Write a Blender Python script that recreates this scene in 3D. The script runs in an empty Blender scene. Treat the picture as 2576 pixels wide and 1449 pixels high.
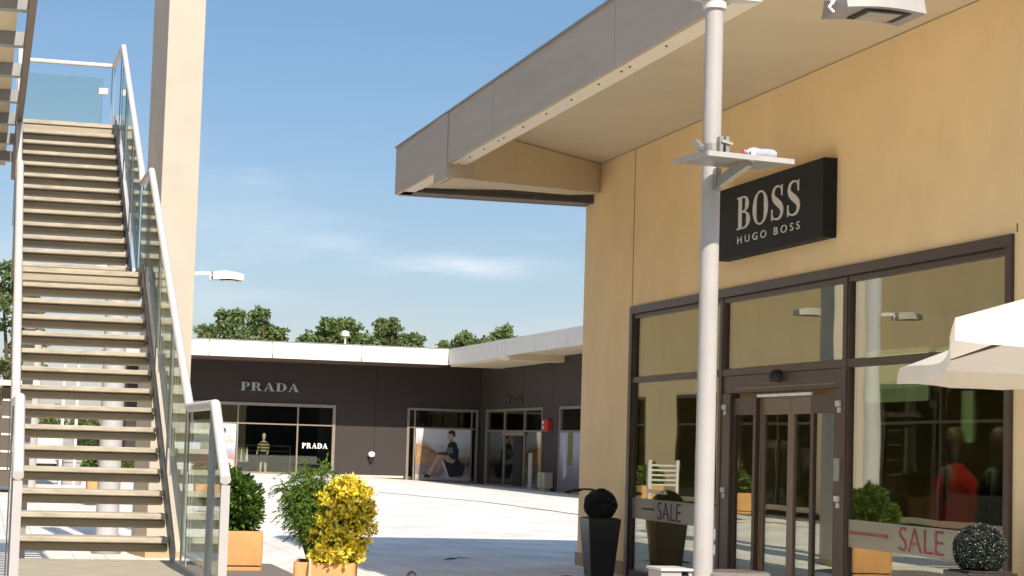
import bpy, bmesh, math, random
from mathutils import Vector, Matrix
random.seed(7)
sc = bpy.context.scene
COL = sc.collection
R_ = math.radians

# ------------------------------------------------------------------ camera
YAW, PITCH, ROLL, FPX = 2.57509369e-01, 7.97710135e-02, 2.91481066e-02, 4987.28
fw = Vector((math.sin(YAW)*math.cos(PITCH), math.cos(YAW)*math.cos(PITCH), math.sin(PITCH)))
rt = Vector((math.cos(YAW), -math.sin(YAW), 0)); up = rt.cross(fw)
rt2 = rt*math.cos(ROLL)+up*math.sin(ROLL); up2 = -rt*math.sin(ROLL)+up*math.cos(ROLL)
cd = bpy.data.cameras.new('camera'); cam = bpy.data.objects.new('camera', cd); COL.objects.link(cam)
M = Matrix((rt2, up2, -fw)).transposed().to_4x4(); M.translation = Vector((0, 0, 1.6)); cam.matrix_world = M
cd.sensor_width = 36; cd.lens = FPX*36/2576; cd.clip_start = .1; cd.clip_end = 5000
sc.camera = cam

# ------------------------------------------------------------------ light
SUN_EL, SUN_DX = R_(39.2), .07          # sun behind the camera, a little to the right
w = bpy.data.worlds.new("World"); sc.world = w; w.use_nodes = True
nt = w.node_tree; bg = nt.nodes['Background']
sky = nt.nodes.new('ShaderNodeTexSky'); sky.sky_type = 'NISHITA'; sky.sun_disc = False
sky.sun_elevation = SUN_EL; sky.sun_rotation = math.pi-SUN_DX; sky.air_density = 1.0; sky.dust_density = .55; sky.ozone_density = 2.2
CLX = 1.3
# thin wispy clouds, laid out by direction in the sky
tc = nt.nodes.new('ShaderNodeTexCoord'); mp = nt.nodes.new('ShaderNodeMapping')
mp.inputs['Scale'].default_value = (2.2, 2.2, 11); mp.inputs['Location'].default_value = (CLX, .4, .35)
no = nt.nodes.new('ShaderNodeTexNoise'); no.inputs['Scale'].default_value = 2.4; no.inputs['Detail'].default_value = 7; no.inputs['Roughness'].default_value = .62
cr = nt.nodes.new('ShaderNodeValToRGB'); cr.color_ramp.elements[0].position = .50; cr.color_ramp.elements[1].position = .74
cr.color_ramp.elements[1].color = (.22, .22, .22, 1)
mx = nt.nodes.new('ShaderNodeMixRGB'); mx.inputs[2].default_value = (4.9, 4.95, 5.1, 1)
nt.links.new(tc.outputs['Generated'], mp.inputs[0]); nt.links.new(mp.outputs[0], no.inputs[0]); nt.links.new(no.outputs[0], cr.inputs[0])
sx = nt.nodes.new('ShaderNodeSeparateXYZ'); nt.links.new(tc.outputs['Generated'], sx.inputs[0])
gr = nt.nodes.new('ShaderNodeValToRGB'); nt.links.new(sx.outputs[2], gr.inputs[0]); e = gr.color_ramp.elements   # deep clear-day gradient
e[0].position, e[0].color = 0, (.42, .385, .44, 1); e[1].position, e[1].color = .6, (1.1, 1.08, 1.05, 1)
for p_, c_ in ((.10, (.385, .395, .43, 1)), (.22, (.37, .42, .455, 1))): k_ = e.new(p_); k_.color = c_
ml = nt.nodes.new('ShaderNodeMixRGB'); ml.blend_type = 'MULTIPLY'; ml.inputs[0].default_value = 1
nt.links.new(sky.outputs[0], ml.inputs[1]); nt.links.new(gr.outputs[0], ml.inputs[2])
bd_ = nt.nodes.new('ShaderNodeValToRGB'); nt.links.new(sx.outputs[2], bd_.inputs[0]); e = bd_.color_ramp.elements
e[0].position, e[0].color = .03, (.3, .3, .3, 1); e[1].position, e[1].color = .17, (.05, .05, .05, 1); k_ = e.new(.09); k_.color = (1, 1, 1, 1)
mc = nt.nodes.new('ShaderNodeMath'); mc.operation = 'MULTIPLY'; nt.links.new(cr.outputs[0], mc.inputs[0]); nt.links.new(bd_.outputs[0], mc.inputs[1])
def wisp(cen, hs, vs, amt, prev):
    a_ = nt.nodes.new('ShaderNodeVectorMath'); a_.operation = 'SUBTRACT'; a_.inputs[1].default_value = cen; nt.links.new(tc.outputs['Generated'], a_.inputs[0])
    b_ = nt.nodes.new('ShaderNodeVectorMath'); b_.operation = 'MULTIPLY'; b_.inputs[1].default_value = (1/hs, 1/hs, 1/vs); nt.links.new(a_.outputs[0], b_.inputs[0])
    l_ = nt.nodes.new('ShaderNodeVectorMath'); l_.operation = 'LENGTH'; nt.links.new(b_.outputs[0], l_.inputs[0])
    q_ = nt.nodes.new('ShaderNodeMapRange'); q_.interpolation_type = 'SMOOTHSTEP'; q_.inputs[1].default_value = 1; q_.inputs[2].default_value = 0; q_.inputs[3].default_value = 0; q_.inputs[4].default_value = amt; nt.links.new(l_.outputs['Value'], q_.inputs[0])
    n_ = nt.nodes.new('ShaderNodeMapRange'); n_.inputs[1].default_value = .36; n_.inputs[2].default_value = .66; n_.inputs[3].default_value = .0; n_.inputs[4].default_value = 1.6; nt.links.new(nz.outputs[0], n_.inputs[0])
    m_ = nt.nodes.new('ShaderNodeMath'); m_.operation = 'MULTIPLY'; nt.links.new(q_.outputs[0], m_.inputs[0]); nt.links.new(n_.outputs[0], m_.inputs[1])
    s_ = nt.nodes.new('ShaderNodeMath'); s_.operation = 'ADD'; s_.use_clamp = True; nt.links.new(prev, s_.inputs[0]); nt.links.new(m_.outputs[0], s_.inputs[1]); return s_.outputs[0]
mz = nt.nodes.new('ShaderNodeMapping'); mz.inputs['Scale'].default_value = (9, 9, 45); mz.inputs['Rotation'].default_value = (0, R_(4), 0); nt.links.new(tc.outputs['Generated'], mz.inputs[0])
nz = nt.nodes.new('ShaderNodeTexNoise'); nz.inputs['Scale'].default_value = 2.2; nz.inputs['Detail'].default_value = 8; nz.inputs['Roughness'].default_value = .6; nt.links.new(mz.outputs[0], nz.inputs[0])
ws = wisp((.229, .9693, .0904), .075, .011, .30, mc.outputs[0]); ws = wisp((.120, .984, .131), .030, .008, .13, ws); ws = wisp((.165, .982, .100), .03, .006, .12, ws)
nt.links.new(ws, mx.inputs[0]); nt.links.new(ml.outputs[0], mx.inputs[1]); nt.links.new(mx.outputs[0], bg.inputs[0])
bg.inputs[1].default_value = .15
sd = bpy.data.lights.new('sun', 'SUN'); sd.energy = 4.3; sd.angle = R_(.53); sd.color = (1, .91, .79)
so = bpy.data.objects.new('sun', sd); COL.objects.link(so)
so.rotation_euler = Vector((-math.sin(SUN_DX)*math.cos(SUN_EL), math.cos(SUN_DX)*math.cos(SUN_EL), -math.sin(SUN_EL))).to_track_quat('-Z', 'Y').to_euler()
sc.view_settings.view_transform = 'Standard'; sc.view_settings.look = 'None'
sc.view_settings.exposure = .64; sc.view_settings.gamma = 1
sc.cycles.max_bounces = 8; sc.cycles.transparent_max_bounces = 24
sc.cycles.glossy_bounces = 4; sc.cycles.diffuse_bounces = 4

# ------------------------------------------------------------------ materials
def mat(name, col, rough=.7, metal=0., var=.12, scale=6., bump=0., bscale=60., spec=.4, stretch=None, trans=0., coat=0):
    m = bpy.data.materials.new(name); m.use_nodes = True; t = m.node_tree; b = t.nodes['Principled BSDF']
    b.inputs['Roughness'].default_value = rough; b.inputs['Metallic'].default_value = metal
    b.inputs['Specular IOR Level'].default_value = spec; b.inputs['Coat Weight'].default_value = coat
    c = t.nodes.new('ShaderNodeTexCoord'); mpp = t.nodes.new('ShaderNodeMapping'); t.links.new(c.outputs['Object'], mpp.inputs[0])
    if stretch: mpp.inputs['Scale'].default_value = stretch
    n = t.nodes.new('ShaderNodeTexNoise'); n.inputs['Scale'].default_value = scale; n.inputs['Detail'].default_value = 6; n.inputs['Roughness'].default_value = .6
    t.links.new(mpp.outputs[0], n.inputs[0])
    r = t.nodes.new('ShaderNodeValToRGB'); r.color_ramp.elements[0].position = .3; r.color_ramp.elements[1].position = .7
    r.color_ramp.elements[0].color = tuple(x*(1-var) for x in col)+(1,); r.color_ramp.elements[1].color = tuple(min(1, x*(1+var)) for x in col)+(1,)
    t.links.new(n.outputs[0], r.inputs[0]); t.links.new(r.outputs[0], b.inputs['Base Color'])
    if bump:
        n2 = t.nodes.new('ShaderNodeTexNoise'); n2.inputs['Scale'].default_value = bscale; n2.inputs['Detail'].default_value = 4
        t.links.new(mpp.outputs[0], n2.inputs[0]); bp = t.nodes.new('ShaderNodeBump'); bp.inputs['Strength'].default_value = bump; bp.inputs['Distance'].default_value = .02
        t.links.new(n2.outputs[0], bp.inputs['Height']); t.links.new(bp.outputs[0], b.inputs['Normal'])
    if trans:
        o = t.nodes['Material Output']; tl = t.nodes.new('ShaderNodeBsdfTranslucent'); ms = t.nodes.new('ShaderNodeMixShader'); ms.inputs[0].default_value = trans
        t.links.new(r.outputs[0], tl.inputs[0]); t.links.new(b.outputs[0], ms.inputs[1]); t.links.new(tl.outputs[0], ms.inputs[2]); t.links.new(ms.outputs[0], o.inputs[0])
    return m
def leafmat(name, c1, c2, c3, rough=.5, spec=.35, trans=.35):
    m = bpy.data.materials.new(name); m.use_nodes = True; t = m.node_tree; b = t.nodes['Principled BSDF']
    b.inputs['Roughness'].default_value = rough; b.inputs['Specular IOR Level'].default_value = spec
    g = t.nodes.new('ShaderNodeNewGeometry'); r = t.nodes.new('ShaderNodeValToRGB'); e = r.color_ramp.elements
    e[0].color = c1+(1,); e[1].color = c3+(1,); k = e.new(.5); k.color = c2+(1,)
    t.links.new(g.outputs['Random Per Island'], r.inputs[0]); t.links.new(r.outputs[0], b.inputs['Base Color'])
    o = t.nodes['Material Output']; tl = t.nodes.new('ShaderNodeBsdfTranslucent'); ms = t.nodes.new('ShaderNodeMixShader'); ms.inputs[0].default_value = trans
    t.links.new(r.outputs[0], tl.inputs[0]); t.links.new(b.outputs[0], ms.inputs[1]); t.links.new(tl.outputs[0], ms.inputs[2]); t.links.new(ms.outputs[0], o.inputs[0])
    return m
def glass(name, tint, refl, rough=.0, gcol=(1, 1, 1), fres=1.0, wob=0):
    m = bpy.data.materials.new(name); m.use_nodes = True; t = m.node_tree; t.nodes.remove(t.nodes['Principled BSDF'])
    tr = t.nodes.new('ShaderNodeBsdfTransparent'); tr.inputs[0].default_value = tint+(1,)
    gl = t.nodes.new('ShaderNodeBsdfGlossy'); gl.inputs[0].default_value = gcol+(1,); gl.inputs['Roughness'].default_value = rough
    fr = t.nodes.new('ShaderNodeFresnel'); fr.inputs[0].default_value = 1.5
    mr = t.nodes.new('ShaderNodeMath'); mr.operation = 'MULTIPLY_ADD'; mr.inputs[1].default_value = fres; mr.inputs[2].default_value = refl; mr.use_clamp = True
    ms = t.nodes.new('ShaderNodeMixShader'); t.links.new(fr.outputs[0], mr.inputs[0]); t.links.new(mr.outputs[0], ms.inputs[0])
    t.links.new(tr.outputs[0], ms.inputs[1]); t.links.new(gl.outputs[0], ms.inputs[2]); t.links.new(ms.outputs[0], t.nodes['Material Output'].inputs[0])
    if wob:
        c = t.nodes.new('ShaderNodeTexCoord'); n = t.nodes.new('ShaderNodeTexNoise'); n.inputs['Scale'].default_value = .8; t.links.new(c.outputs['Object'], n.inputs[0])
        bp = t.nodes.new('ShaderNodeBump'); bp.inputs['Strength'].default_value = wob; bp.inputs['Distance'].default_value = .02
        t.links.new(n.outputs[0], bp.inputs['Height']); t.links.new(bp.outputs[0], gl.inputs['Normal'])
    return m
def emis(name, col, s):
    m = bpy.data.materials.new(name); m.use_nodes = True; b = m.node_tree.nodes['Principled BSDF']
    b.inputs['Base Color'].default_value = col+(1,); b.inputs['Emission Color'].default_value = col+(1,); b.inputs['Emission Strength'].default_value = s
    return m

OCHRE = mat('ochre_render', (.92, .68, .36), .9, var=.05, scale=1.2, bump=.25, bscale=160)
PLINTH = mat('plinth_stone', (.40, .29, .17), .85, var=.1, bump=.2)
FASCIA = mat('fascia_aluminium', (.45, .36, .255), .5, 0, var=.07, scale=1.5, stretch=(1, .25, 6))
FASCIA2 = mat('fascia_white', (.70, .65, .57), .55, 0, var=.06, scale=1.5, stretch=(.25, .25, 8))
SOFFIT = mat('soffit_render', (.67, .565, .385), .9, var=.04, scale=1.0, bump=.1)
LIP = mat('lip_metal', (.80, .70, .55), .5, 0, var=.04)
DARKG = mat('dark_gap', (.02, .017, .015), .9)
GUTTER = mat('gutter_metal', (.09, .075, .06), .6, .2, var=.15, stretch=(.3, 6, 6))
FRAME = mat('brown_frame', (.085, .058, .040), .36, .3, var=.12, scale=3, spec=.35)
FRAME2 = mat('frame_highlight', (.20, .145, .105), .3, .4, var=.1)
WHITEM = mat('white_paint', (.38, .355, .33), .42, 0, var=.05, scale=3, bump=.05)
WHITEM2 = mat('white_paint_bright', (.55, .52, .485), .42, 0, var=.04)
GREYST = mat('grey_steel', (.25, .25, .24), .45, .2, var=.12, scale=4)
CREAM = mat('cream_wall_paint', (.45, .395, .315), .85, var=.05, scale=2.2, bump=.12, bscale=90)
SIGNK = mat('sign_black', (.010, .011, .013), .6, 0, var=.15, spec=.25)
SIGNK2 = mat('sign_black_side', (.010, .009, .008), .5, 0)
LETTER = mat('letter_grey', (.66, .63, .56), .5, .1, var=.04)
LETTER2 = mat('letter_steel', (.32, .33, .34), .4, .4, var=.05)
LETTERD = mat('letter_dim', (.09, .085, .08), .45, .3, var=.05)
LETTERW = mat('letter_white', (.8, .8, .76), .6)
REDV = mat('red_vinyl', (.30, .06, .035), .6)
BROWNV = mat('brown_vinyl', (.055, .035, .025), .6)
BANDV = glass('frosted_film', (.30, .30, .26), .0, .35, fres=.0)
def band():
    m = bpy.data.materials.new('frosted_film_band'); m.use_nodes = True; t = m.node_tree; b = t.nodes['Principled BSDF']
    b.inputs['Base Color'].default_value = (.42, .39, .30, 1); b.inputs['Roughness'].default_value = .5
    tr = t.nodes.new('ShaderNodeBsdfTransparent'); ms = t.nodes.new('ShaderNodeMixShader'); ms.inputs[0].default_value = .52
    t.links.new(tr.outputs[0], ms.inputs[1]); t.links.new(b.outputs[0], ms.inputs[2]); t.links.new(ms.outputs[0], t.nodes['Material Output'].inputs[0]); return m
BANDV = band()
TREADT = mat('tread_timber', (.40, .355, .27), .75, var=.22, scale=5, stretch=(1, 6, 6), bump=.2)
TREADB = mat('tread_pan', (.34, .29, .21), .7, .1, var=.12, scale=4, stretch=(.6, 6, 6))
PRADAW = mat('brown_cladding', (.040, .032, .029), .8, var=.06, scale=.4, bump=.1)
TERRA = mat('terracotta', (.52, .27, .105), .8, var=.08, scale=5, bump=.12, bscale=120)
SOIL = mat('soil', (.05, .035, .02), .95, var=.4, scale=30, bump=.5)
BLACKPOT = mat('black_pot', (.012, .010, .010), .28, 0, var=.2, spec=.6)
SKINM = mat('mannequin_shell', (.22, .165, .11), .3, 0)
RED = mat('red_cloth', (.72, .04, .03), .85, var=.2, scale=12)
BLACKC = mat('black_cloth', (.010, .010, .013), .8)
WHITEC = mat('white_cloth', (.65, .65, .62), .8)
INTW = mat('interior_wall', (.10, .085, .065), .8)
INTF = mat('interior_floor', (.16, .14, .12), .5)
INTP = mat('interior_pale', (.50, .52, .42), .7)
CANVAS = mat('canvas', (.74, .67, .55), .8, var=.04, scale=8, bump=.25, bscale=30, trans=.30)
BARK = mat('bark', (.09, .065, .045), .9, var=.3, scale=8, bump=.5)
PLASTIC = mat('milky_plastic', (.62, .62, .66), .15, var=.15, scale=25, spec=.6, trans=.4)
REDP = mat('red_paint', (.45, .02, .02), .5)
CHROME = mat('galvanised', (.36, .345, .31), .35, .6, var=.12, scale=12)
LAMPM = mat('lamp_housing', (.30, .28, .25), .4, .1, var=.05)
RUBBER = mat('black_plastic', (.02, .018, .016), .5)
GLASS_S = glass('shop_glass', (.72, .76, .66), .30, 0, (.92, .93, .84), fres=.5, wob=.05)
GLASS_P = glass('dark_shop_glass', (.82, .84, .78), .04, 0, (.8, .82, .74), fres=.7)
GLASS_R = glass('rail_glass', (.87, .90, .86), .03, 0, (.95, 1, .95), fres=.8)
GLASS_O = glass('opposite_glass', (.10, .12, .10), .015, 0, (.8, .9, .8), fres=.15)

# ------------------------------------------------------------------ mesh helpers
class MB:
    def __init__(s): s.v = []; s.f = []
    def add(s, vs, fs):
        k = len(s.v); s.v += [tuple(v) for v in vs]; s.f += [tuple(i+k for i in f) for f in fs]; return s
    def box(s, a, b):
        (x0, y0, z0), (x1, y1, z1) = a, b
        return s.add([(x0,y0,z0),(x1,y0,z0),(x1,y1,z0),(x0,y1,z0),(x0,y0,z1),(x1,y0,z1),(x1,y1,z1),(x0,y1,z1)],
                     [(0,3,2,1),(4,5,6,7),(0,1,5,4),(1,2,6,5),(2,3,7,6),(3,0,4,7)])
    def hexa(s, lo, hi):      # two matching quads, lower and upper
        return s.add(list(lo)+list(hi), [(0,3,2,1),(4,5,6,7),(0,1,5,4),(1,2,6,5),(2,3,7,6),(3,0,4,7)])
    def bar(s, p, q, wx, wz, upv=(0,0,1)):
        p, q = Vector(p), Vector(q); d = (q-p).normalized(); u = Vector(upv); r = d.cross(u)
        if r.length < 1e-4: r = Vector((1,0,0))
        r.normalize(); u = r.cross(d); r *= wx/2; u *= wz/2
        return s.hexa([p-r-u, p+r-u, q+r-u, q-r-u], [p-r+u, p+r+u, q+r+u, q-r+u])
    def tube(s, pts, rad, n=12, caps=True):
        pts = [Vector(p) for p in pts]; rads = rad if isinstance(rad, (list, tuple)) else [rad]*len(pts)
        k = len(s.v); prev = None
        for i, p in enumerate(pts):
            d = (pts[min(i+1, len(pts)-1)]-pts[max(i-1, 0)]).normalized()
            if prev is None:
                a = Vector((0,0,1)) if abs(d.z) < .9 else Vector((1,0,0)); r = d.cross(a).normalized()
            else: r = (prev-d*prev.dot(d)).normalized()
            prev = r; u = d.cross(r)
            for j in range(n):
                t = 2*math.pi*j/n; s.v.append(tuple(p+(r*math.cos(t)+u*math.sin(t))*rads[i]))
        for i in range(len(pts)-1):
            for j in range(n):
                a = k+i*n+j; b = k+i*n+(j+1) % n; s.f.append((a, b, b+n, a+n))
        if caps: s.f.append(tuple(k+j for j in range(n))[::-1]); s.f.append(tuple(k+(len(pts)-1)*n+j for j in range(n)))
        return s
    def lathe(s, c, prof, n=24, sx=1, sy=1):
        cx, cy, cz = c; k = len(s.v)
        for r, z in prof:
            for j in range(n):
                t = 2*math.pi*j/n; s.v.append((cx+r*math.cos(t)*sx, cy+r*math.sin(t)*sy, cz+z))
        for i in range(len(prof)-1):
            for j in range(n):
                a = k+i*n+j; b = k+i*n+(j+1) % n; s.f.append((a, b, b+n, a+n))
        s.f.append(tuple(k+j for j in range(n))[::-1]); s.f.append(tuple(k+(len(prof)-1)*n+j for j in range(n))); return s
    def poly(s, pts, off):     # planar polygon extruded by vector off
        n = len(pts); off = Vector(off); a = [Vector(p) for p in pts]
        return s.add(a+[p+off for p in a], [tuple(range(n))[::-1], tuple(range(n, 2*n))]+[(i, (i+1) % n, (i+1) % n+n, i+n) for i in range(n)])
    def build(s, name, m, parent=None, smooth=False, bevel=0., seg=2):
        me = bpy.data.meshes.new(name); me.from_pydata(s.v, [], s.f); me.update()
        bm = bmesh.new(); bm.from_mesh(me); bmesh.ops.recalc_face_normals(bm, faces=bm.faces); bm.to_mesh(me); bm.free()
        me.materials.append(m); o = bpy.data.objects.new(name, me); COL.objects.link(o)
        if parent:
            o.parent = parent; o.matrix_parent_inverse = Matrix.Translation(-parent.location) if not any(parent.rotation_euler) else parent.matrix_basis.inverted()
        if smooth:
            for p in me.polygons: p.use_smooth = True
            md = o.modifiers.new('ws', 'WEIGHTED_NORMAL') if False else None
        if bevel:
            md = o.modifiers.new('bevel', 'BEVEL'); md.width = bevel; md.segments = seg; md.limit_method = 'ANGLE'; md.angle_limit = R_(35)
        return o
def tag(o, label=None, cat=None, group=None, kind=None):
    if label: o['label'] = label
    if cat: o['category'] = cat
    if group: o['group'] = group
    if kind: o['kind'] = kind
    return o
def thing(name, loc, label, cat, group=None):
    o = bpy.data.objects.new(name, None); COL.objects.link(o); o.location = loc; o.empty_display_size = .2
    return tag(o, label, cat, group)
def copy_tree(o, parent=None):
    c = o.copy(); COL.objects.link(c)
    if parent: c.parent = parent
    for ch in list(o.children): copy_tree(ch, c)
    return c
def smooth_angle(o, a=40):
    for p in o.data.polygons: p.use_smooth = True
    try: o.data.set_sharp_from_angle(angle=R_(a))
    except Exception: pass
    return o

# text ---------------------------------------------------------------
def sans_mesh(body, name, m, parent, origin, dirx, height, width, depth=.004, bold=0.):
    cu = bpy.data.curves.new(name, 'FONT'); cu.body = body; cu.extrude = 0; cu.offset = bold; cu.resolution_u = 4
    ob = bpy.data.objects.new(name, cu); COL.objects.link(ob)
    dg = bpy.context.evaluated_depsgraph_get(); dg.update(); me = bpy.data.meshes.new_from_object(ob.evaluated_get(dg))
    bpy.data.objects.remove(ob)
    xs = [v.co.x for v in me.vertices]; ys = [v.co.y for v in me.vertices]
    x0, x1, y0, y1 = min(xs), max(xs), min(ys), max(ys)
    dx = Vector(dirx).normalized(); n = dx.cross(Vector((0, 0, 1))).normalized(); og = Vector(origin)
    bm = bmesh.new(); bm.from_mesh(me)
    ret = bmesh.ops.extrude_face_region(bm, geom=bm.faces[:]); vs = [g for g in ret['geom'] if isinstance(g, bmesh.types.BMVert)]
    for v in bm.verts: v.co = Vector(((v.co.x-x0)/(x1-x0)*width, (v.co.y-y0)/(y1-y0)*height, 0))
    for v in vs: v.co.z = 1
    for v in bm.verts: v.co = og+dx*v.co.x+Vector((0, 0, 1))*v.co.y+n*v.co.z*depth
    bmesh.ops.recalc_face_normals(bm, faces=bm.faces); bm.to_mesh(me); bm.free()
    me.materials.clear(); me.materials.append(m); o = bpy.data.objects.new(name, me); COL.objects.link(o)
    if parent: o.parent = parent; o.matrix_parent_inverse = Matrix.Translation(-parent.location)
    return o
def arc(cx, cy, rx, ry, a0, a1, n=18):
    return [(cx+rx*math.cos(R_(a0+(a1-a0)*i/n)), cy+ry*math.sin(R_(a0+(a1-a0)*i/n))) for i in range(n+1)]
def ring(o, i): return [o[k] for k in range(len(o))]+i[::-1]
def ribbon(pts, ws):
    L, Rr = [], []
    for i, (x, y) in enumerate(pts):
        a = pts[max(i-1, 0)]; b = pts[min(i+1, len(pts)-1)]; dx, dy = b[0]-a[0], b[1]-a[1]; l = math.hypot(dx, dy) or 1
        nx, ny = -dy/l, dx/l; h = ws[i]/2; L.append((x+nx*h, y+ny*h)); Rr.append((x-nx*h, y-ny*h))
    return [[L[i], L[i+1], Rr[i+1], Rr[i]] for i in range(len(pts)-1)]
def spline(P, n=8):
    out = []
    for i in range(len(P)-1):
        p0 = P[max(i-1, 0)]; p1 = P[i]; p2 = P[i+1]; p3 = P[min(i+2, len(P)-1)]
        for k in range(n):
            t = k/n; out.append(tuple(.5*((2*p1[j])+(-p0[j]+p2[j])*t+(2*p0[j]-5*p1[j]+4*p2[j]-p3[j])*t*t+(-p0[j]+3*p1[j]-3*p2[j]+p3[j])*t**3) for j in range(len(p1))))
    out.append(tuple(P[-1])); return out
def glyph(ch, T=.20, t=.06, s=.05):
    """serif capitals, height 1; returns (pieces, width); a piece is a convex quad list"""
    q = lambda x0, y0, x1, y1: [(x0, y0), (x1, y0), (x1, y1), (x0, y1)]
    def crescent(cx, cy, rx, ry, a0, a1, thick, thin, n=20):
        P = []
        for i in range(n+1):
            a = R_(a0+(a1-a0)*i/n); f = thin+(thick-thin)*abs(math.cos(a))**1.5
            P.append(((cx+rx*math.cos(a), cy+ry*math.sin(a)), (cx+(rx-f)*math.cos(a), cy+(ry-thin)*math.sin(a))))
        return [[P[i][0], P[i+1][0], P[i+1][1], P[i][1]] for i in range(n)]
    o = []
    if ch in 'BPRD':
        o += [q(.08, s, .08+T, 1-s), q(0, 0, .08+T+.06, s), q(0, 1-s, .08+T+.06, 1)]; e = .08+T
    if ch == 'B':
        o += crescent(e+.08, .755, .30, .245, -90, 90, T, t)+crescent(e+.10, .265, .36, .265, -90, 90, T*1.1, t)
        o += [q(e, 1-t, e+.08, 1), q(e, .5, e+.09, .5+t), q(e, 0, e+.10, t)]; wd = e+.46
    if ch in 'PR':
        o += crescent(e+.08, .725, .34, .275, -90, 90, T, t)+[q(e, 1-t, e+.08, 1), q(e, .45, e+.08, .45+t)]; wd = e+.43
    if ch == 'R':
        o += [[(e+.10, .46), (e+.30, .46), (e+.52, s), (e+.30, s)], q(e+.24, 0, e+.60, s)]; wd = e+.60
    if ch == 'D':
        o += crescent(e+.06, .5, .50, .5, -90, 90, T*1.1, t)+[q(e, 1-t, e+.06, 1), q(e, 0, e+.06, t)]; wd = e+.57
    if ch == 'O':
        o += crescent(.40, .5, .40, .515, 0, 360, T*1.05, t, 40); wd = .80
    if ch == 'A':
        h = T*1.15
        o += [[(.10, s), (.10+t*1.1, s), (.47, .92), (.44, 1.0)], [(.75-h/2, s), (.75+h/2, s), (.52, 1.0), (.40, 1.0)],
              q(-.02, 0, .30, s), q(.56, 0, .98, s), [(.23, .30), (.62, .30), (.60, .30+t), (.25, .30+t)]]; wd = .96
    if ch == 'S':
        P = spline([(.56, .80), (.50, .93), (.33, .985), (.17, .92), (.12, .76), (.20, .62), (.36, .50), (.53, .36), (.575, .21), (.50, .06), (.32, .012), (.14, .07), (.06, .22)])
        N = len(P); ws = []
        for i in range(N):
            u = i/(N-1); c = math.exp(-((u-.5)/.20)**2); ws.append(t*.9+(T*1.15-t*.9)*c)
        o += ribbon(P, ws); o += [[(.53, .68), (.585, .68), (.59, 1.0), (.545, 1.0)], [(.04, 0), (.09, 0), (.095, .33), (.04, .33)]]; wd = .66
    return o, wd
def serif_mesh(word, name, m, parent, origin, dirx, height, width, depth=.03, T=.2, t=.06, gap=.14):
    x = 0; parts = []
    for ch in word:
        g, wd = glyph(ch, T, t); parts += [[(px+x, py) for px, py in pc] for pc in g]; x += wd+gap
    tot = x-gap; mb = MB(); dx = Vector(dirx).normalized(); n = dx.cross(Vector((0, 0, 1))).normalized(); og = Vector(origin)
    for k, pc in enumerate(parts):
        d = depth+.00025*(k % 7)
        mb.poly([og+dx*(px/tot*width)+Vector((0, 0, py*height)) for px, py in pc], n*d)
    return mb.build(name, m, parent)

# foliage --------------------------------------------------------------
def leaf(mb, c, L, W, d=None, fold=.25, rnd=random):
    if d is None: d = Vector((rnd.gauss(0, 1), rnd.gauss(0, 1), rnd.gauss(0, 1)))
    d = d.normalized(); a = Vector((rnd.gauss(0, 1), rnd.gauss(0, 1), rnd.gauss(0, 1))); r = d.cross(a)
    if r.length < 1e-3: r = Vector((1, 0, 0))
    r.normalize(); n = r.cross(d); c = Vector(c); k = len(mb.v)
    mb.v += [tuple(c-d*L*.5), tuple(c+r*W*.5+n*W*fold), tuple(c+d*L*.5), tuple(c-r*W*.5+n*W*fold)]
    mb.f += [(k, k+1, k+2), (k, k+2, k+3)]
def leafpanel(mb, c, L, W, d=None, rnd=random):   # six-sided blade
    if d is None: d = Vector((rnd.gauss(0, 1), rnd.gauss(0, 1), rnd.gauss(0, 1)))
    d = d.normalized(); a = Vector((rnd.gauss(0, 1), rnd.gauss(0, 1), rnd.gauss(0, 1))); r = d.cross(a)
    if r.length < 1e-3: r = Vector((1, 0, 0))
    r.normalize(); n = r.cross(d); c = Vector(c); k = len(mb.v); b = n*L*rnd.uniform(-.15, .15)
    mb.v += [tuple(c), tuple(c+d*L*.35+r*W*.45+b*.6), tuple(c+d*L*.75+r*W*.4+b), tuple(c+d*L+b*.4), tuple(c+d*L*.75-r*W*.4+b), tuple(c+d*L*.35-r*W*.45+b*.6)]
    mb.f += [(k, k+1, k+2, k+3), (k, k+3, k+4, k+5)]
def rv(rnd=random):
    while 1:
        v = Vector((rnd.uniform(-1, 1), rnd.uniform(-1, 1), rnd.uniform(-1, 1)))
        if .05 < v.length < 1: return v.normalized()

OAK = leafmat('oak_leaves', (.075, .11, .035), (.13, .18, .055), (.21, .27, .10))
NANDINA = leafmat('nandina_leaves', (.035, .08, .014), (.09, .17, .02), (.20, .30, .035))
PITTO = leafmat('laurel_leaves', (.020, .050, .010), (.050, .11, .014), (.15, .24, .025), rough=.35, spec=.5)
YELLOW = leafmat('golden_leaves', (.60, .45, .02), (.85, .71, .05), (.92, .84, .20), rough=.4)
BOXWOOD = leafmat('dark_box_leaves', (.010, .014, .009), (.020, .026, .018), (.055, .065, .05), rough=.4, spec=.45, trans=.05)
HEDGE = leafmat('hedge_leaves', (.04, .07, .012), (.09, .13, .02), (.20, .24, .03))

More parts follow.
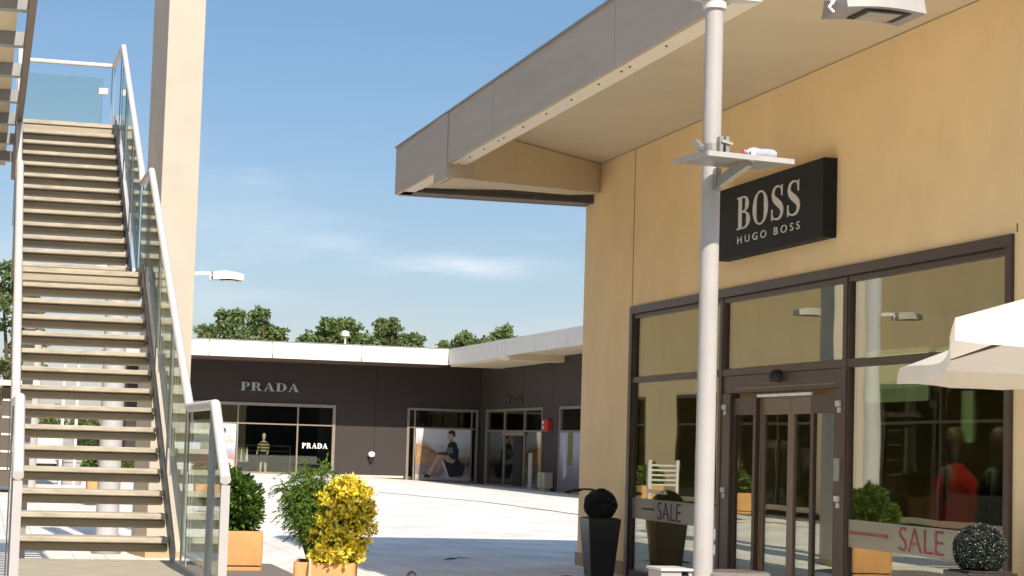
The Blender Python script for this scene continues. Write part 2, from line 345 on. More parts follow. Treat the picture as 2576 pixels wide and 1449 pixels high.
# ================================================================== SETTING: ground
def paving():
    m = bpy.data.materials.new('pale_stone_paving'); m.use_nodes = True; t = m.node_tree; b = t.nodes['Principled BSDF']; b.inputs['Roughness'].default_value = .75
    b.inputs['Specular IOR Level'].default_value = .25
    c = t.nodes.new('ShaderNodeTexCoord'); mpp = t.nodes.new('ShaderNodeMapping'); mpp.inputs['Rotation'].default_value = (0, 0, R_(90)); t.links.new(c.outputs['Object'], mpp.inputs[0])
    br = t.nodes.new('ShaderNodeTexBrick'); br.inputs['Scale'].default_value = 1; br.inputs['Mortar Size'].default_value = .007; br.inputs['Brick Width'].default_value = .9; br.inputs['Row Height'].default_value = .45
    br.inputs['Color1'].default_value = (.76, .725, .655, 1); br.inputs['Color2'].default_value = (.70, .665, .60, 1); br.inputs['Mortar'].default_value = (.44, .41, .36, 1); br.inputs['Bias'].default_value = 0
    t.links.new(mpp.outputs[0], br.inputs[0])
    n = t.nodes.new('ShaderNodeTexNoise'); n.inputs['Scale'].default_value = .7; n.inputs['Detail'].default_value = 8; t.links.new(c.outputs['Object'], n.inputs[0])
    r = t.nodes.new('ShaderNodeValToRGB'); r.color_ramp.elements[0].color = (.84, .83, .81, 1); r.color_ramp.elements[1].color = (1.08, 1.07, 1.06, 1); r.color_ramp.elements[0].position = .35; r.color_ramp.elements[1].position = .65
    t.links.new(n.outputs[0], r.inputs[0]); x = t.nodes.new('ShaderNodeMixRGB'); x.blend_type = 'MULTIPLY'; x.inputs[0].default_value = 1
    t.links.new(br.outputs[0], x.inputs[1]); t.links.new(r.outputs[0], x.inputs[2]); t.links.new(x.outputs[0], b.inputs['Base Color'])
    return m
PAVE = paving()
def gz(x, y):     # the plaza falls gently towards the right far corner
    k = min(1, max(0, (x-16.5)/6)); d = .17*min(1, max(0, (y-21.5)/3.5))*min(1, max(0, (4.9-x)/.8)); return -.24*k*min(1, max(0, (y-50)/20))-d
mb = MB(); xs = [-400, -60, -20, 0, 4.1, 4.9, 8, 14, 16.5, 18, 19.5, 21, 22.5, 24, 30, 60, 400]; ys = [-200, -30, 0, 21.5, 25, 40, 50, 60, 70, 80, 90, 100, 120, 200, 900]
for y in ys:
    for x in xs: mb.v.append((x, y, gz(x, y) if y < 200 else 0))
nx = len(xs)
for j in range(len(ys)-1):
    for i in range(nx-1): a = j*nx+i; mb.f.append((a, a+1, a+1+nx, a+nx))
tag(mb.build('ground', PAVE), kind='structure')
# darker paving strip beside the first planter and the slotted drain across the plaza
mb = MB(); z = -.165; mb.add([(1.6, 25.05, z), (4.05, 25.05, z), (4.05, 28.4, z), (3.25, 28.9, z), (1.6, 28.9, z)], [(0, 1, 2, 3, 4)])
tag(mb.build('path', mat('brown_paving', (.17, .145, .125), .8, var=.12, bump=.2)), kind='structure')
dr = MB(); P = [(12.42, 63.58), (13.3, 58.5), (13.9, 55.18), (14.0, 50), (14.05, 46.5), (14.05, 30)]
for a, b in zip(P, P[1:]):
    d = Vector((b[0]-a[0], b[1]-a[1])).normalized(); n = Vector((-d.y, d.x))*.06
    dr.add([(a[0]-n.x, a[1]-n.y, .005), (b[0]-n.x, b[1]-n.y, .005), (b[0]+n.x, b[1]+n.y, .005), (a[0]+n.x, a[1]+n.y, .005)], [(0, 1, 2, 3)])
tag(dr.build('drain_channel', mat('drain_grate', (.05, .045, .04), .7)), 'dark slotted drain line crossing the sunlit plaza', 'drain')

# ================================================================== BOSS BUILDING (right)
XW, YC = 8.01, 26.46; Y0 = 13.4; ZS = 5.50
WY0, WY1, WZ0, WZ1 = 14.44, 24.30, .02, 3.44
def weather(m, amt=.10, sc_v=(3, 3, .35), col=(.45, .40, .34)):
    t = m.node_tree; b = t.nodes['Principled BSDF']; src = b.inputs['Base Color'].links[0].from_socket
    c = t.nodes.new('ShaderNodeTexCoord'); mp_ = t.nodes.new('ShaderNodeMapping'); mp_.inputs['Scale'].default_value = sc_v; t.links.new(c.outputs['Object'], mp_.inputs[0])
    n = t.nodes.new('ShaderNodeTexNoise'); n.inputs['Scale'].default_value = 1.6; n.inputs['Detail'].default_value = 9; n.inputs['Roughness'].default_value = .7; t.links.new(mp_.outputs[0], n.inputs[0])
    r = t.nodes.new('ShaderNodeValToRGB'); r.color_ramp.elements[0].position = .48; r.color_ramp.elements[1].position = .78; r.color_ramp.elements[0].color = (0, 0, 0, 1); r.color_ramp.elements[1].color = (amt*3, amt*3, amt*3, 1)
    t.links.new(n.outputs[0], r.inputs[0]); x = t.nodes.new('ShaderNodeMixRGB'); x.blend_type = 'MULTIPLY'; x.inputs[2].default_value = col+(1,)
    t.links.new(r.outputs[0], x.inputs[0]); t.links.new(src, x.inputs[1]); t.links.new(x.outputs[0], b.inputs['Base Color'])
weather(OCHRE, .045, (.6, .6, .35)); weather(FASCIA, .05, (1, 1.2, 5)); weather(SOFFIT, .05, (.5, .5, .5)); weather(CREAM, .025, (1, 1, .8)); weather(FASCIA2, .10, (2, 2, 1)); weather(TREADT, .14, (3, 8, 8)); weather(WHITEM, .08, (2, 2, .6)); weather(TERRA, .10, (6, 6, 2)); weather(PAVE, .07, (.8, .8, .8), (.55, .5, .45)); weather(CANVAS, .06, (3, 3, 3), (.6, .52, .4))
B = thing('shop_building', (XW, 20, 0), 'ochre rendered shop with deep grey roof overhang and brown framed windows, on the right', 'building')
mb = MB()
mb.box((XW, WY1, 0), (XW+.3, YC, ZS)).box((XW, Y0, 0), (XW+.3, WY0, ZS)).box((XW, WY0, WZ1), (XW+.3, WY1, ZS))
mb.box((XW+.3, YC-.3, 0), (20, YC, ZS)).box((XW+.3, Y0, 0), (20, Y0+.3, ZS)).box((20, Y0, 0), (20.3, YC, ZS))
mb.build('wall', OCHRE, B)
MB().box((XW-.025, WY1+.02, .0), (XW, YC+.025, .17)).build('plinth', PLINTH, B)
# roof: fascia panels, lip, soffit, diagonal corner beam, gutter
XF, ZF0, ZF1 = 5.28, 5.00, 5.63; YE = 26.50
rf = MB(); rf.box((XF+.05, Y0, ZS+.01), (20.3, YE-.03, ZF1-.02)); ROOF = rf.build('roof', SOFFIT, B)
cuts = [Y0, 16.70, 21.13, 23.30]
for a, b in zip(cuts, cuts[1:]):
    MB().box((XF, a+.006, ZF0), (XF+.045, b-.006, ZF1)).build('fascia_panel', FASCIA, ROOF)
    MB().box((XF+.046, a+.006, ZF0), (XF+.22, b-.006, ZF0+.012)).build('fascia_lip', LIP, ROOF)
MB().box((XF, 24.006, ZF0-.01), (XF+.045, YE, ZF1)).build('fascia_panel', FASCIA, ROOF)
MB().box((XF+.046, 24.006, ZF0-.01), (XF+.20, YE, ZF0+.002)).build('fascia_lip', LIP, ROOF)
MB().box((XF-.012, 23.304, ZF0-.17), (XF+.05, 24.0, ZF1+.004)).build('corner_panel', FASCIA, ROOF)
MB().box((XF-.02, Y0, ZF1), (XF+.12, YE, ZF1+.02)).build('coping', GREYST, ROOF)
MB().hexa([(XF+.22, Y0, ZF0), (XF+.24, Y0, ZF0), (XF+.24, YE-.6, ZF0), (XF+.22, YE-.6, ZF0)], [(XF+.42, Y0, ZS), (XF+.44, Y0, ZS), (XF+.44, YE-.6, ZS), (XF+.42, YE-.6, ZS)]).build('soffit_edge', LIP, ROOF)
mb = MB(); mb.box((XF+.05, 23.304, ZF0-.165), (XF+.34, 23.34, ZF0+.02)); mb.build('corner_return', FASCIA, ROOF)
# diagonal corner beam under the hip
mb = MB(); mb.hexa([(5.36, 23.34, 4.835), (8.005, 25.82, 5.10), (8.005, 26.40, 5.12), (5.36, 23.97, 4.835)], [(5.36, 23.34, ZS), (8.005, 25.82, ZS), (8.005, 26.40, ZS), (5.36, 23.97, ZS)])
mb.build('corner_beam', SOFFIT, ROOF)
mb = MB(); mb.hexa([(XF+.20, 24.0, 5.04), (8.0, 26.3, 5.16), (8.0, 26.36, 5.16), (XF+.20, 26.0, 5.04)], [(XF+.20, 24.0, 5.3), (8.0, 26.3, 5.3), (8.0, 26.36, 5.3), (XF+.20, 26.0, 5.3)])
mb.build('end_soffit', SOFFIT, ROOF)
mb = MB(); mb.box((XF+.05, 26.10, 4.99), (XW-.004, 26.44, 5.04)); mb.box((XF+.2, 26.10, 5.045), (XW-.004, 26.14, 5.12)); mb.build('gutter', GUTTER, ROOF)
MB().box((XF+.046, YE-.035, ZF0-.02), (20, YE, ZF1)).build('end_fascia', FASCIA, ROOF)
# screws along the lip
for y in [a+.12 for a in cuts[:-1]]+[b-.12 for b in cuts[1:]]+[21.9, 22.6, 20.2, 19.3, 18.4, 17.5, 15.6, 14.6, 25.3]:
    MB().tube([(XF+.11, y, ZF0-.003), (XF+.11, y, ZF0-.012)], .011, 6).build('screw', RUBBER, ROOF)
# seams in the render
JL = mat('joint_line', (.17, .11, .05), .9); MB().box((XW-.004, WY1-.012, WZ1+.01), (XW, WY1+.002, ZS)).build('render_joint', JL, B); MB().box((XW-.004, WY0-.05, WZ1+.01), (XW, WY0-.035, ZS)).build('render_joint', JL, B)
MB().box((XW-.02, WY0-.16, 3.52), (XW, WY0-.06, ZS)).build('corner_strip', OCHRE, B)
# shopfront ----------------------------------------------------------
SF = MB(); fx0, fx1 = XW-.035, XW+.10; fw_ = .085
bays = [WY0, 17.66, 21.00, WY1]
SF.box((fx0, WY0, WZ1-.10), (fx1, WY1, WZ1)); SF.box((fx0, WY0, 0), (fx1, WY0+.10, WZ1-.10)); SF.box((fx0, WY1-.12, 0), (fx1, WY1, WZ1-.10))
for y in bays[1:3]: SF.box((fx0+.01, y-.04, 0), (fx1, y+.04, WZ1-.10))
SHOP = SF.build('window_frame', FRAME, B, bevel=.006)
mb = MB()
for a, b in zip(bays, bays[1:]):
    a2 = a+(.10 if a == WY0 else .04); b2 = b-(.12 if b == WY1 else .04)
    mb.box((fx0+.018, a2, 2.455), (fx1-.02, b2, 2.53))
    mb.box((fx0+.022, a2, WZ1-.16), (fx1-.02, b2, WZ1-.102)); mb.box((fx0+.022, a2, 2.532), (fx1-.03, a2+.035, WZ1-.162)); mb.box((fx0+.022, b2-.035, 2.532), (fx1-.03, b2, WZ1-.162))
for a, b in ((WY0+.1, 17.62), (21.04, WY1-.12)): mb.box((fx0+.02, a, 0), (fx1-.02, b, .09)); mb.box((fx0+.022, b-.035, .09), (fx1-.03, b, 2.453)); mb.box((fx0+.022, a, .09), (fx1-.03, a+.035, 2.453))
mb.build('transom', FRAME, SHOP)
mb = MB(); mb.box((XW-.0365, WY0+.12, WZ1-.108), (XW-.034, WY1-.13, WZ1-.098)); mb.build('shadow_gap', DARKG, SHOP)
for a, b in zip(bays, bays[1:]):
    MB().box((XW+.02, a+.07, 2.54), (XW+.03, b-.07, WZ1-.15)).build('upper_pane', GLASS_S, SHOP)
for a, b in ((WY0+.13, 17.60), (21.07, WY1-.15)):
    MB().box((XW+.02, a, .09), (XW+.03, b, 2.455)).build('lower_pane', GLASS_S, SHOP)
# entrance (middle bay, Y 17.70 .. 20.96)
EN = MB(); EN.box((fx0+.03, 17.70, 2.26), (fx1, 20.96, 2.453)); EN.box((fx0+.02, 17.70, 0), (fx1, 17.90, 2.258)); EN.box((fx0+.02, 20.70, 0), (fx1, 20.96, 2.258))
ENT = EN.build('entrance_portal', FRAME, B, bevel=.005)
tag(ENT, 'dark brown automatic door surround')
def leafdoor(y0, y1, x, nm='sliding_door'):
    m = MB(); m.box((x, y0, 0), (x+.05, y0+.075, 2.2)).box((x, y1-.075, 0), (x+.05, y1, 2.2)).box((x, y0+.075, 2.02), (x+.05, y1-.075, 2.2)).box((x, y0+.075, 0), (x+.05, y1-.075, .12))
    o = m.build(nm, FRAME2 if nm == 'sliding_door' else FRAME, ENT); MB().box((x+.02, y0+.075, .12), (x+.03, y1-.075, 2.02)).build('pane', GLASS_S, o); return o
leafdoor(20.02, 20.72, fx0+.055, 'side_light'); leafdoor(17.90, 18.55, fx0+.055, 'side_light')
leafdoor(19.16, 19.98, fx0+.10); leafdoor(18.58, 19.155, fx0+.10)
MB().box((fx0+.055, 18.55, 2.205), (fx0+.075, 20.0, 2.235)).build('head_strip', LETTERW, ENT)
mb = MB(); mb.box((fx0+.026, 17.9, 2.30), (fx0+.029, 20.6, 2.315)); mb.box((fx0+.026, 18.4, 2.355), (fx0+.029, 20.2, 2.36)); mb.build('portal_trim', FRAME2, ENT)
mb = MB(); mb.lathe((0, 0, 0), [(.085, 0), (.085, .03), (.075, .07), (.05, .10), (.01, .115)], 18)
o = mb.build('door_sensor', RUBBER); smooth_angle(o)
for v in o.data.vertices: v.co = Vector((fx0+.03-v.co.z, 19.32+v.co.x, 2.40+max(v.co.y, -.045)))
o.parent = ENT; o.matrix_parent_inverse = Matrix.Translation((-0, 0, 0)); o.matrix_parent_inverse = ENT.matrix_world.inverted()@Matrix.Identity(4)
o.parent = None; o.matrix_parent_inverse = Matrix.Identity(4); o.parent = B; o.matrix_parent_inverse = Matrix.Translation(-B.location)
for y, z in ((20.86, 2.08), (17.79, 2.08), (20.86, 1.16), (17.79, 1.16)):
    mb = MB(); mb.box((fx0+.0, y-.05, z), (fx0+.021, y+.05, z+.055)); mb.box((fx0+.0, y-.055, z-.06), (fx0+.021, y-.005, z-.01)); mb.build('hinge_cover', WHITEM2, ENT)
MB().box((fx0-.005, 17.71, 1.36), (fx0+.021, 17.84, 1.58)).build('key_switch', CHROME, ENT)
# frosted bands with lettering
for nm, a, b in (('near', WY0+.14, 17.60), ('far', 21.07, WY1-.16)):
    bd = MB().box((XW+.012, a, .74), (XW+.018, b, 1.0)).build('frosted_band', BANDV, B)
def dwn(o): return o
sans_mesh('SALE', 'lettering', BROWNV, B, (XW+.011, 23.15, .762), (0, -1, 0), .215, .84, .004, -.014)
MB().box((XW+.004, 23.30, .865), (XW+.011, 23.72, .885)).build('lettering_dash', BROWNV, B)
sans_mesh('PREMIATA', 'lettering', LETTERW, B, (XW+.011, 23.55, 1.07), (0, -1, 0), .052, .72, .003)
sans_mesh('SALE', 'lettering', REDV, B, (XW+.011, 16.50, .765), (0, -1, 0), .215, .86, .004, -.014)
MB().box((XW+.004, 16.72, .865), (XW+.011, 17.55, .887)).build('lettering_dash', REDV, B)
# interior: floor, back wall, ceiling, display shelves
mb = MB(); mb.box((XW+.31, Y0+.31, .0), (19.9, YC-.31, .015)); mb.build('shop_floor', INTF, B)
mb = MB(); mb.box((15, Y0+.31, .02), (15.2, YC-.31, ZS-.1)); mb.box((XW+.32, Y0+.31, 3.7), (15, YC-.31, 3.8)); mb.build('inner_wall', INTW, B)
mb = MB()
for y, z0, z1 in ((22.5, .4, 2.2), (21, .4, 2.4), (26, .4, 2.2)): mb.box((14.7, y, z0), (14.98, y+1.0, z1))
mb.box((11.2, 20.2, .02), (12.4, 22.6, .85)); mb.build('display_unit', INTP, B)
MB().box((14.9, 24.2, 1.5), (14.98, 25.9, 2.35)).build('lit_picture', emis('backlit_picture', (.10, .22, .13), .35), B)
LB = emis('lit_pale_panel', (.42, .50, .27), .65)
for a, b, z0, z1 in ((21.95, 23.67, 2.30, 2.96), (21.04, 21.70, 2.62, 2.93), (20.82, 21.05, 1.8, 2.4)): MB().box((11.0, a, z0), (11.03, b, z1)).build('lit_panel', LB, B)
for x, y in ((8.4, 15.2), (8.4, 16.6), (8.4, 18.8), (8.4, 22.6)): MB().box((x-.1, y-.55, 3.66), (x+.1, y+.55, 3.695)).build('unseen_fill_light', emis('added_fill_glow', (1, .93, .8), 42 if y < 17 else 10), B)  # added glowing boxes, hidden from view, to brighten mannequins and shop interior

# the sign -----------------------------------------------------------
SG = thing('shop_sign', (7.86, 19.4, 3.74), 'black boxed sign reading BOSS HUGO BOSS in pale letters on the ochre wall', 'sign')
MB().box((7.86, 17.94, 3.74), (XW-.003, 20.86, 4.53)).build('sign_box', SIGNK, SG, bevel=.004)
serif_mesh('BOSS', 'lettering', LETTER, SG, (7.859, 20.24, 4.03), (0, -1, 0), .355, 1.74, .008, T=.185, t=.05, gap=.15)
sans_mesh('H U G O   B O S S', 'lettering', LETTER, SG, (7.859, 20.22, 3.875), (0, -1, 0), .082, 1.72, .006, .006)

# mannequins ----------------------------------------------------------
def suit(x, y, face, label, jacket, tie):
    t = thing('mannequin', (x, y, .02), label, 'mannequin', 'mannequins in the shop window')
    Rm = Matrix.Rotation(face, 4, 'Z')
    def place(o):
        for v in o.data.vertices: v.co = Rm@v.co+Vector((x, y, .02))
        o.data.update(); smooth_angle(o, 60); return o
    rings = [(.17, .12, .62), (.18, .13, .80), (.17, .125, .95), (.155, .115, 1.08), (.175, .125, 1.22), (.19, .125, 1.36), (.18, .105, 1.43), (.11, .08, 1.495), (.06, .06, 1.55)]
    def loft(rs, n=20, cx=0, cy=0):
        m = MB(); 
        for i, (a, b, z) in enumerate(rs):
            for j in range(n): q = 2*math.pi*j/n; m.v.append((cx+a*math.cos(q), cy+b*math.sin(q), z))
        for i in range(len(rs)-1):
            for j in range(n): p = i*n+j; r = i*n+(j+1) % n; m.f.append((p, r, r+n, p+n))
        m.f.append(tuple(range(n))[::-1]); m.f.append(tuple((len(rs)-1)*n+j for j in range(n))); return m
    body = loft(rings)
    for s in (-1, 1): body.tube([(s*.15, 0, 1.41), (s*.195, .0, 1.34), (s*.225, .01, 1.12), (s*.215, -.05, .86)], [.045, .055, .048, .04], 10)
    place(body.build('jacket', jacket, t))
    place(loft([(.045, .05, 1.50), (.05, .055, 1.57), (.055, .065, 1.62), (.078, .092, 1.68), (.082, .10, 1.75), (.075, .092, 1.82), (.045, .06, 1.87), (.01, .01, 1.885)], 18, 0, -.01).build('head', SKINM, t))
    place(MB().poly([(-.055, -.128, 1.50), (0, -.142, 1.16), (.055, -.128, 1.50), (0, -.11, 1.53)], (0, -.006, 0)).build('shirt', WHITEC, t))
    place(MB().poly([(-.014, -.142, 1.49), (-.022, -.152, 1.22), (0, -.156, 1.17), (.022, -.152, 1.22), (.014, -.142, 1.49)], (0, -.006, 0)).build('tie', tie, t))
    for s in (-1, 1): place(MB().tube([(s*.09, 0, .66), (s*.10, 0, .35), (s*.10, 0, 0.0)], [.085, .07, .05], 12).build('trouser_leg', BLACKC, t))
    for s in (-1, 1): place(MB().tube([(s*.215, -.05, .87), (s*.21, -.06, .79), (s*.205, -.06, .74)], [.03, .036, .02], 8).build('hand', SKINM, t))
    return t
suit(8.72, 16.80, R_(-62), 'faceless mannequin in a red jacket behind the right shop window', RED, BLACKC)
suit(8.72, 15.95, R_(-66), 'faceless mannequin in a black jacket and white collar nearest the window edge', BLACKC, SIGNK)

# ================================================================== FAR SHOP (dark brown)
YP, XL_, XC = 93.09, 6.3, 23.13
F = thing('shop_building', (16, YP, 0), 'dark brown clad shop with white roof fascia at the far end of the plaza', 'building')
ZW = 5.55; zb = -.3
mb = MB()
W1 = (9.23, 16.06, .02, 3.31); W2 = (19.52, 23.02, -.2, 3.31)
mb.box((XL_, YP, zb), (W1[0], YP+.3, ZW)).box((W1[1], YP, zb), (W2[0], YP+.3, ZW)).box((W1[0], YP, W1[3]), (W1[1], YP+.3, ZW)).box((W2[0], YP, W2[3]), (XC, YP+.3, ZW)).box((W2[1], YP, zb), (XC, YP+.3, W2[3]))
mb.box((XL_, YP+.3, zb), (XL_+.3, YP+20, ZW))
# wing facing the plaza (x = XC), door bay 81.9..91.8, poster bay beyond 79.3
D1 = (81.9, 91.8); D2 = (66, 79.3)
mb.box((XC, D1[1], zb), (XC+.3, YP+.3, ZW)).box((XC, D2[1], zb), (XC+.3, D1[0], ZW+.3)).box((XC, D1[0], 3.32), (XC+.3, D1[1], ZW)).box((XC, D2[0], 3.32), (XC+.3, D2[1], ZW+.3)).box((XC, 45, zb), (XC+.3, D2[0], ZW+.3))
mb.build('wall', PRADAW, F)
mb = MB(); mb.box((XL_, YP+9, zb), (XC+9, YP+9.2, ZW)).box((XC+8, 45, zb), (XC+8.2, YP+9, ZW)).box((XL_+.3, YP+.31, ZW-.3), (XC+8, YP+9, ZW-.2)).box((XC+.31, 45, ZW-.3), (XC+8, YP+.3, ZW-.2)); mb.build('inner_wall', mat('dark_inner', (.03, .028, .024), .8), F)
mb = MB(); mb.box((XL_+.3, YP+.31, -.1), (XC, YP+9, .03)).box((XC+.31, 45, -.24), (XC+8, YP+9, -.19)); mb.build('shop_floor', mat('shop_floor_stone', (.30, .28, .25), .5), F)
mb = MB()
MB().box((17.95, YP-.006, 0), (17.98, YP, ZW)).build('cladding_joint', DARKG, F)
for y in (80.4, 88.5, 85.2): MB().box((XC-.006, y, 3.35), (XC, y+.03, ZW)).build('cladding_joint', DARKG, F)
PPL = mat('pale_plinth', (.55, .49, .40), .8); MB().box((XL_, YP-.04, 0.0), (W1[0]-.1, YP, .05)).build('plinth', PPL, F); MB().box((W1[1]+.1, YP-.04, -.05), (W2[0]-.1, YP, .05)).build('plinth', PPL, F)
# roof
R2 = MB().box((XL_-.6, 89.6, 5.45), (XC+8, YP+18, 5.95)).box((20.75, 45, 5.6), (XC+8, 89.6, 5.95)).build('roof', SOFFIT, F)
c2 = [XL_-.6, 9.6, 12.45, 16.55, 20.65]
for a, b in zip(c2, c2[1:]): MB().box((a+.02, 89.5, 5.28), (b-.02, 89.6, 6.02)).build('fascia_panel', FASCIA2, R2)
c3 = [89.49, 85.0, 80.6, 79.0, 74.6, 70.1, 65.6, 61, 56, 50, 45]
for a, b in zip(c3, c3[1:]): MB().box((20.65, b+.02, 5.24 if b == 79.0 else (5.33 if b < 79 else 5.28)), (20.74, a-.02, 6.02)).build('fascia_panel', FASCIA2, R2)
mb = MB(); mb.box((20.745, 80.0, 5.20), (XC-.01, 89.5, 5.28)).box((20.745, 45, 5.42), (XC-.01, 78.9, 5.5)); mb.build('soffit', SOFFIT, R2)
mb = MB(); mb.box((20.745, 78.9, 5.15), (XC-.01, 80.0, 5.6)); mb.build('soffit_beam', SOFFIT, R2)
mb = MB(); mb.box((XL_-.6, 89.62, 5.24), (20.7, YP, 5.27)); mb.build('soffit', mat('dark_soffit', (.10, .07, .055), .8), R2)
mb = MB(); mb.box((XL_-.6, 89.47, 6.02), (20.65, 89.62, 6.05)); mb.build('coping', GREYST, R2)
FR = mat('bronze_frame', (.26, .215, .165), .4, .3)
def winframe(parent, axis, base, a0, a1, z0, z1, mulls, trans, th=.10, segs=None):
    """frame in the plane axis=base ('y' front wall or 'x' wing wall), facing the plaza"""
    m = MB()
    def bx(p, q, z_0, z_1, d0=-.06, d1=.05):
        if axis == 'y': m.box((p, base+d0, z_0), (q, base+d1, z_1))
        else: m.box((base+d0, p, z_0), (base+d1, q, z_1))
    bx(a0, a1, z1-th, z1); bx(a0, a0+th, z0, z1-th); bx(a1-th, a1, z0, z1-th); bx(a0+th, a1-th, z0, z0+.06)
    for c in mulls: bx(c-.035, c+.035, z0+.06, z1-th, -.045)
    cs = [a0+th]+list(mulls)+[a1-th]
    for i, (p, q) in enumerate(zip(cs, cs[1:])): bx(p+(0 if i == 0 else .035), q-(0 if i == len(cs)-2 else .035), trans-.03, trans+.03, -.04)
    o = m.build('window', FR, parent)
    g = MB()
    if axis == 'y': g.box((a0+th, base+.0, z0+.06), (a1-th, base+.02, z1-th))
    else: g.box((base, a0+th, z0+.06), (base+.02, a1-th, z1-th))
    g.build('pane', GLASS_P, o); return o
winframe(F, 'y', YP, W1[0], W1[1], W1[2], W1[3], (11.45, 14.27), 2.33, .14)
winframe(F, 'y', YP, W2[0], W2[1], W2[2], W2[3], (19.9, 22.70), 2.38, .12)
winframe(F, 'x', XC, D1[0], D1[1], -.22, 3.32, (84.9, 88.4), 2.3, .12)
winframe(F, 'x', XC, D2[0], D2[1], -.22, 3.32, (72.5,), 2.3, .12)
MB().box((XC-.055, 85.1, -.2), (XC-.01, 86.6, 2.1)).build('doorway_shade_slab', DARKG, F)  # solid near-black slab stands in for the shade inside the doorway
mb = MB(); mb.box((XC-.09, 84.7, 2.1), (XC-.05, 88.6, 2.25)); mb.build('door_header', FR, F)
# lettering on the far shop
sg = thing('shop_sign', (11.5, YP-.05, 3.8), 'large grey steel PRADA letters on the sunless front wall of the far shop', 'sign')
serif_mesh('PRADA', 'lettering', LETTER2, sg, (11.52, YP-.02, 3.86), (1, 0, 0), .40, 2.75, .06, T=.25, t=.09, gap=.10)
sg = thing('shop_sign', (XC-.05, 87, 3.45), 'small dim PRADA letters on the side wing wall above the far door', 'sign')
serif_mesh('PRADA', 'lettering', LETTERD, sg, (XC-.02, 88.45, 3.52), (0, -1, 0), .38, 3.2, .05, T=.25, t=.09, gap=.10)
sg = thing('window_lettering', (14.5, YP-.03, 1.2), 'white PRADA lettering inside the right pane of the far shop window', 'sign')
serif_mesh('PRADA', 'lettering', LETTERW, sg, (14.50, YP-.068, 1.24), (1, 0, 0), .25, 1.22, .01, T=.25, t=.09, gap=.10)
# posters -------------------------------------------------------------
def flat(parent, nm, pts, col, y, m=None):
    return MB().poly([(px, y, pz) for px, pz in pts], (0, -.004, 0)).build(nm, m or mat(nm+'_print', col, .7, var=.10, scale=3), parent)
def poster_mat(name, stops):
    m = bpy.data.materials.new(name); m.use_nodes = True; t = m.node_tree; b = t.nodes['Principled BSDF']; b.inputs['Roughness'].default_value = .6
    c = t.nodes.new('ShaderNodeTexCoord'); s = t.nodes.new('ShaderNodeSeparateXYZ'); t.links.new(c.outputs['Generated'], s.inputs[0])
    n = t.nodes.new('ShaderNodeTexNoise'); n.inputs['Scale'].default_value = 7; n.inputs['Detail'].default_value = 8; t.links.new(c.outputs['Generated'], n.inputs[0])
    a = t.nodes.new('ShaderNodeMath'); a.operation = 'MULTIPLY_ADD'; a.inputs[1].default_value = .35; t.links.new(n.outputs[0], a.inputs[0]); t.links.new(s.outputs[2], a.inputs[2])
    r = t.nodes.new('ShaderNodeValToRGB'); t.links.new(a.outputs[0], r.inputs[0]); e = r.color_ramp.elements
    e[0].position, e[0].color = stops[0][0], stops[0][1]+(1,); e[1].position, e[1].color = stops[-1][0], stops[-1][1]+(1,)
    for p, cc in stops[1:-1]: k = e.new(p); k.color = cc+(1,)
    t.links.new(r.outputs[0], b.inputs['Base Color']); return m
yq = YP-.07
ps = thing('poster', (21.3, yq, 0), 'poster of a dark haired model seated on a dune in the far corner window', 'poster')
MB().box((19.96, yq, -.12), (22.66, yq+.02, 2.34)).build('print', poster_mat('dune_print', [(.15, (.16, .13, .12)), (.45, (.11, .09, .085)), (.62, (.22, .15, .09)), (.8, (.40, .40, .40)), (1.1, (.50, .52, .55))]), ps)
rp = random.Random(8)
def jag(x0, x1, f, z0, n=26, amp=.05): return [(x0, z0)]+[(x0+(x1-x0)*i/n, f(i/n)+rp.uniform(-amp, amp)) for i in range(n+1)]+[(x1, z0)]
def jflat(nm, x0, x1, f, z0, col, y, n=26, amp=.05):
    m = MB(); P = jag(x0, x1, f, z0, n, amp)[1:-1]
    for (xa, za), (xb, zb_) in zip(P, P[1:]): m.add([(xa, y, z0), (xb, y, z0), (xb, y, zb_), (xa, y, za)], [(0, 1, 2, 3)])
    return m.build(nm, mat(nm+'_print', col, .7, var=.35, scale=9), ps)
jflat('far_hill', 19.98, 22.64, lambda u: 1.25+.35*math.cos((u-.05)*4.2)-.25*u+.25*max(0, u-.7), .3, (.10, .065, .04), yq-.002)
m = MB()
for k in range(260):
    x = rp.uniform(19.98, 21.0); h = (2.25-(x-20)*.75)*rp.uniform(.6, 1); z_ = rp.uniform(.5, .9); lx = rp.uniform(-.12, .16); x2 = max(19.97, x+lx)
    m.add([(x, yq-.004, z_), (x+.025, yq-.004, z_), (x2+.008, yq-.0045, h)], [(0, 1, 2)])
m.build('reeds', mat('reed_print', (.34, .20, .09), .7, var=.6, scale=14), ps)
jflat('sand', 19.98, 22.64, lambda u: .62+.12*math.sin(u*5)+.08*u, -.11, (.20, .155, .145), yq-.006, 30, .03)
jflat('rocks', 19.98, 22.64, lambda u: .10+.05*math.sin(u*14), -.11, (.34, .29, .26), yq-.008, 40, .05)
flat(ps, 'dress', [(21.30, .80), (21.48, 1.25), (21.55, 1.62), (21.72, 1.80), (21.95, 1.70), (22.10, 1.3), (22.06, .95), (22.42, .55), (22.30, .12), (21.7, .05), (21.35, .35)], (.012, .014, .018), yq-.011)
flat(ps, 'leg', [(20.50, .12), (20.78, .62), (21.02, 1.02), (21.14, 1.28), (21.30, 1.22), (21.20, .95), (20.98, .62), (20.68, .05)], (.44, .28, .22), yq-.014)
flat(ps, 'leg', [(20.95, .30), (21.12, .85), (21.30, 1.22), (21.48, 1.28), (21.66, .98), (21.95, .86), (21.80, .70), (21.50, .78), (21.38, .95), (21.24, .62), (21.10, .20)], (.36, .22, .18), yq-.017)
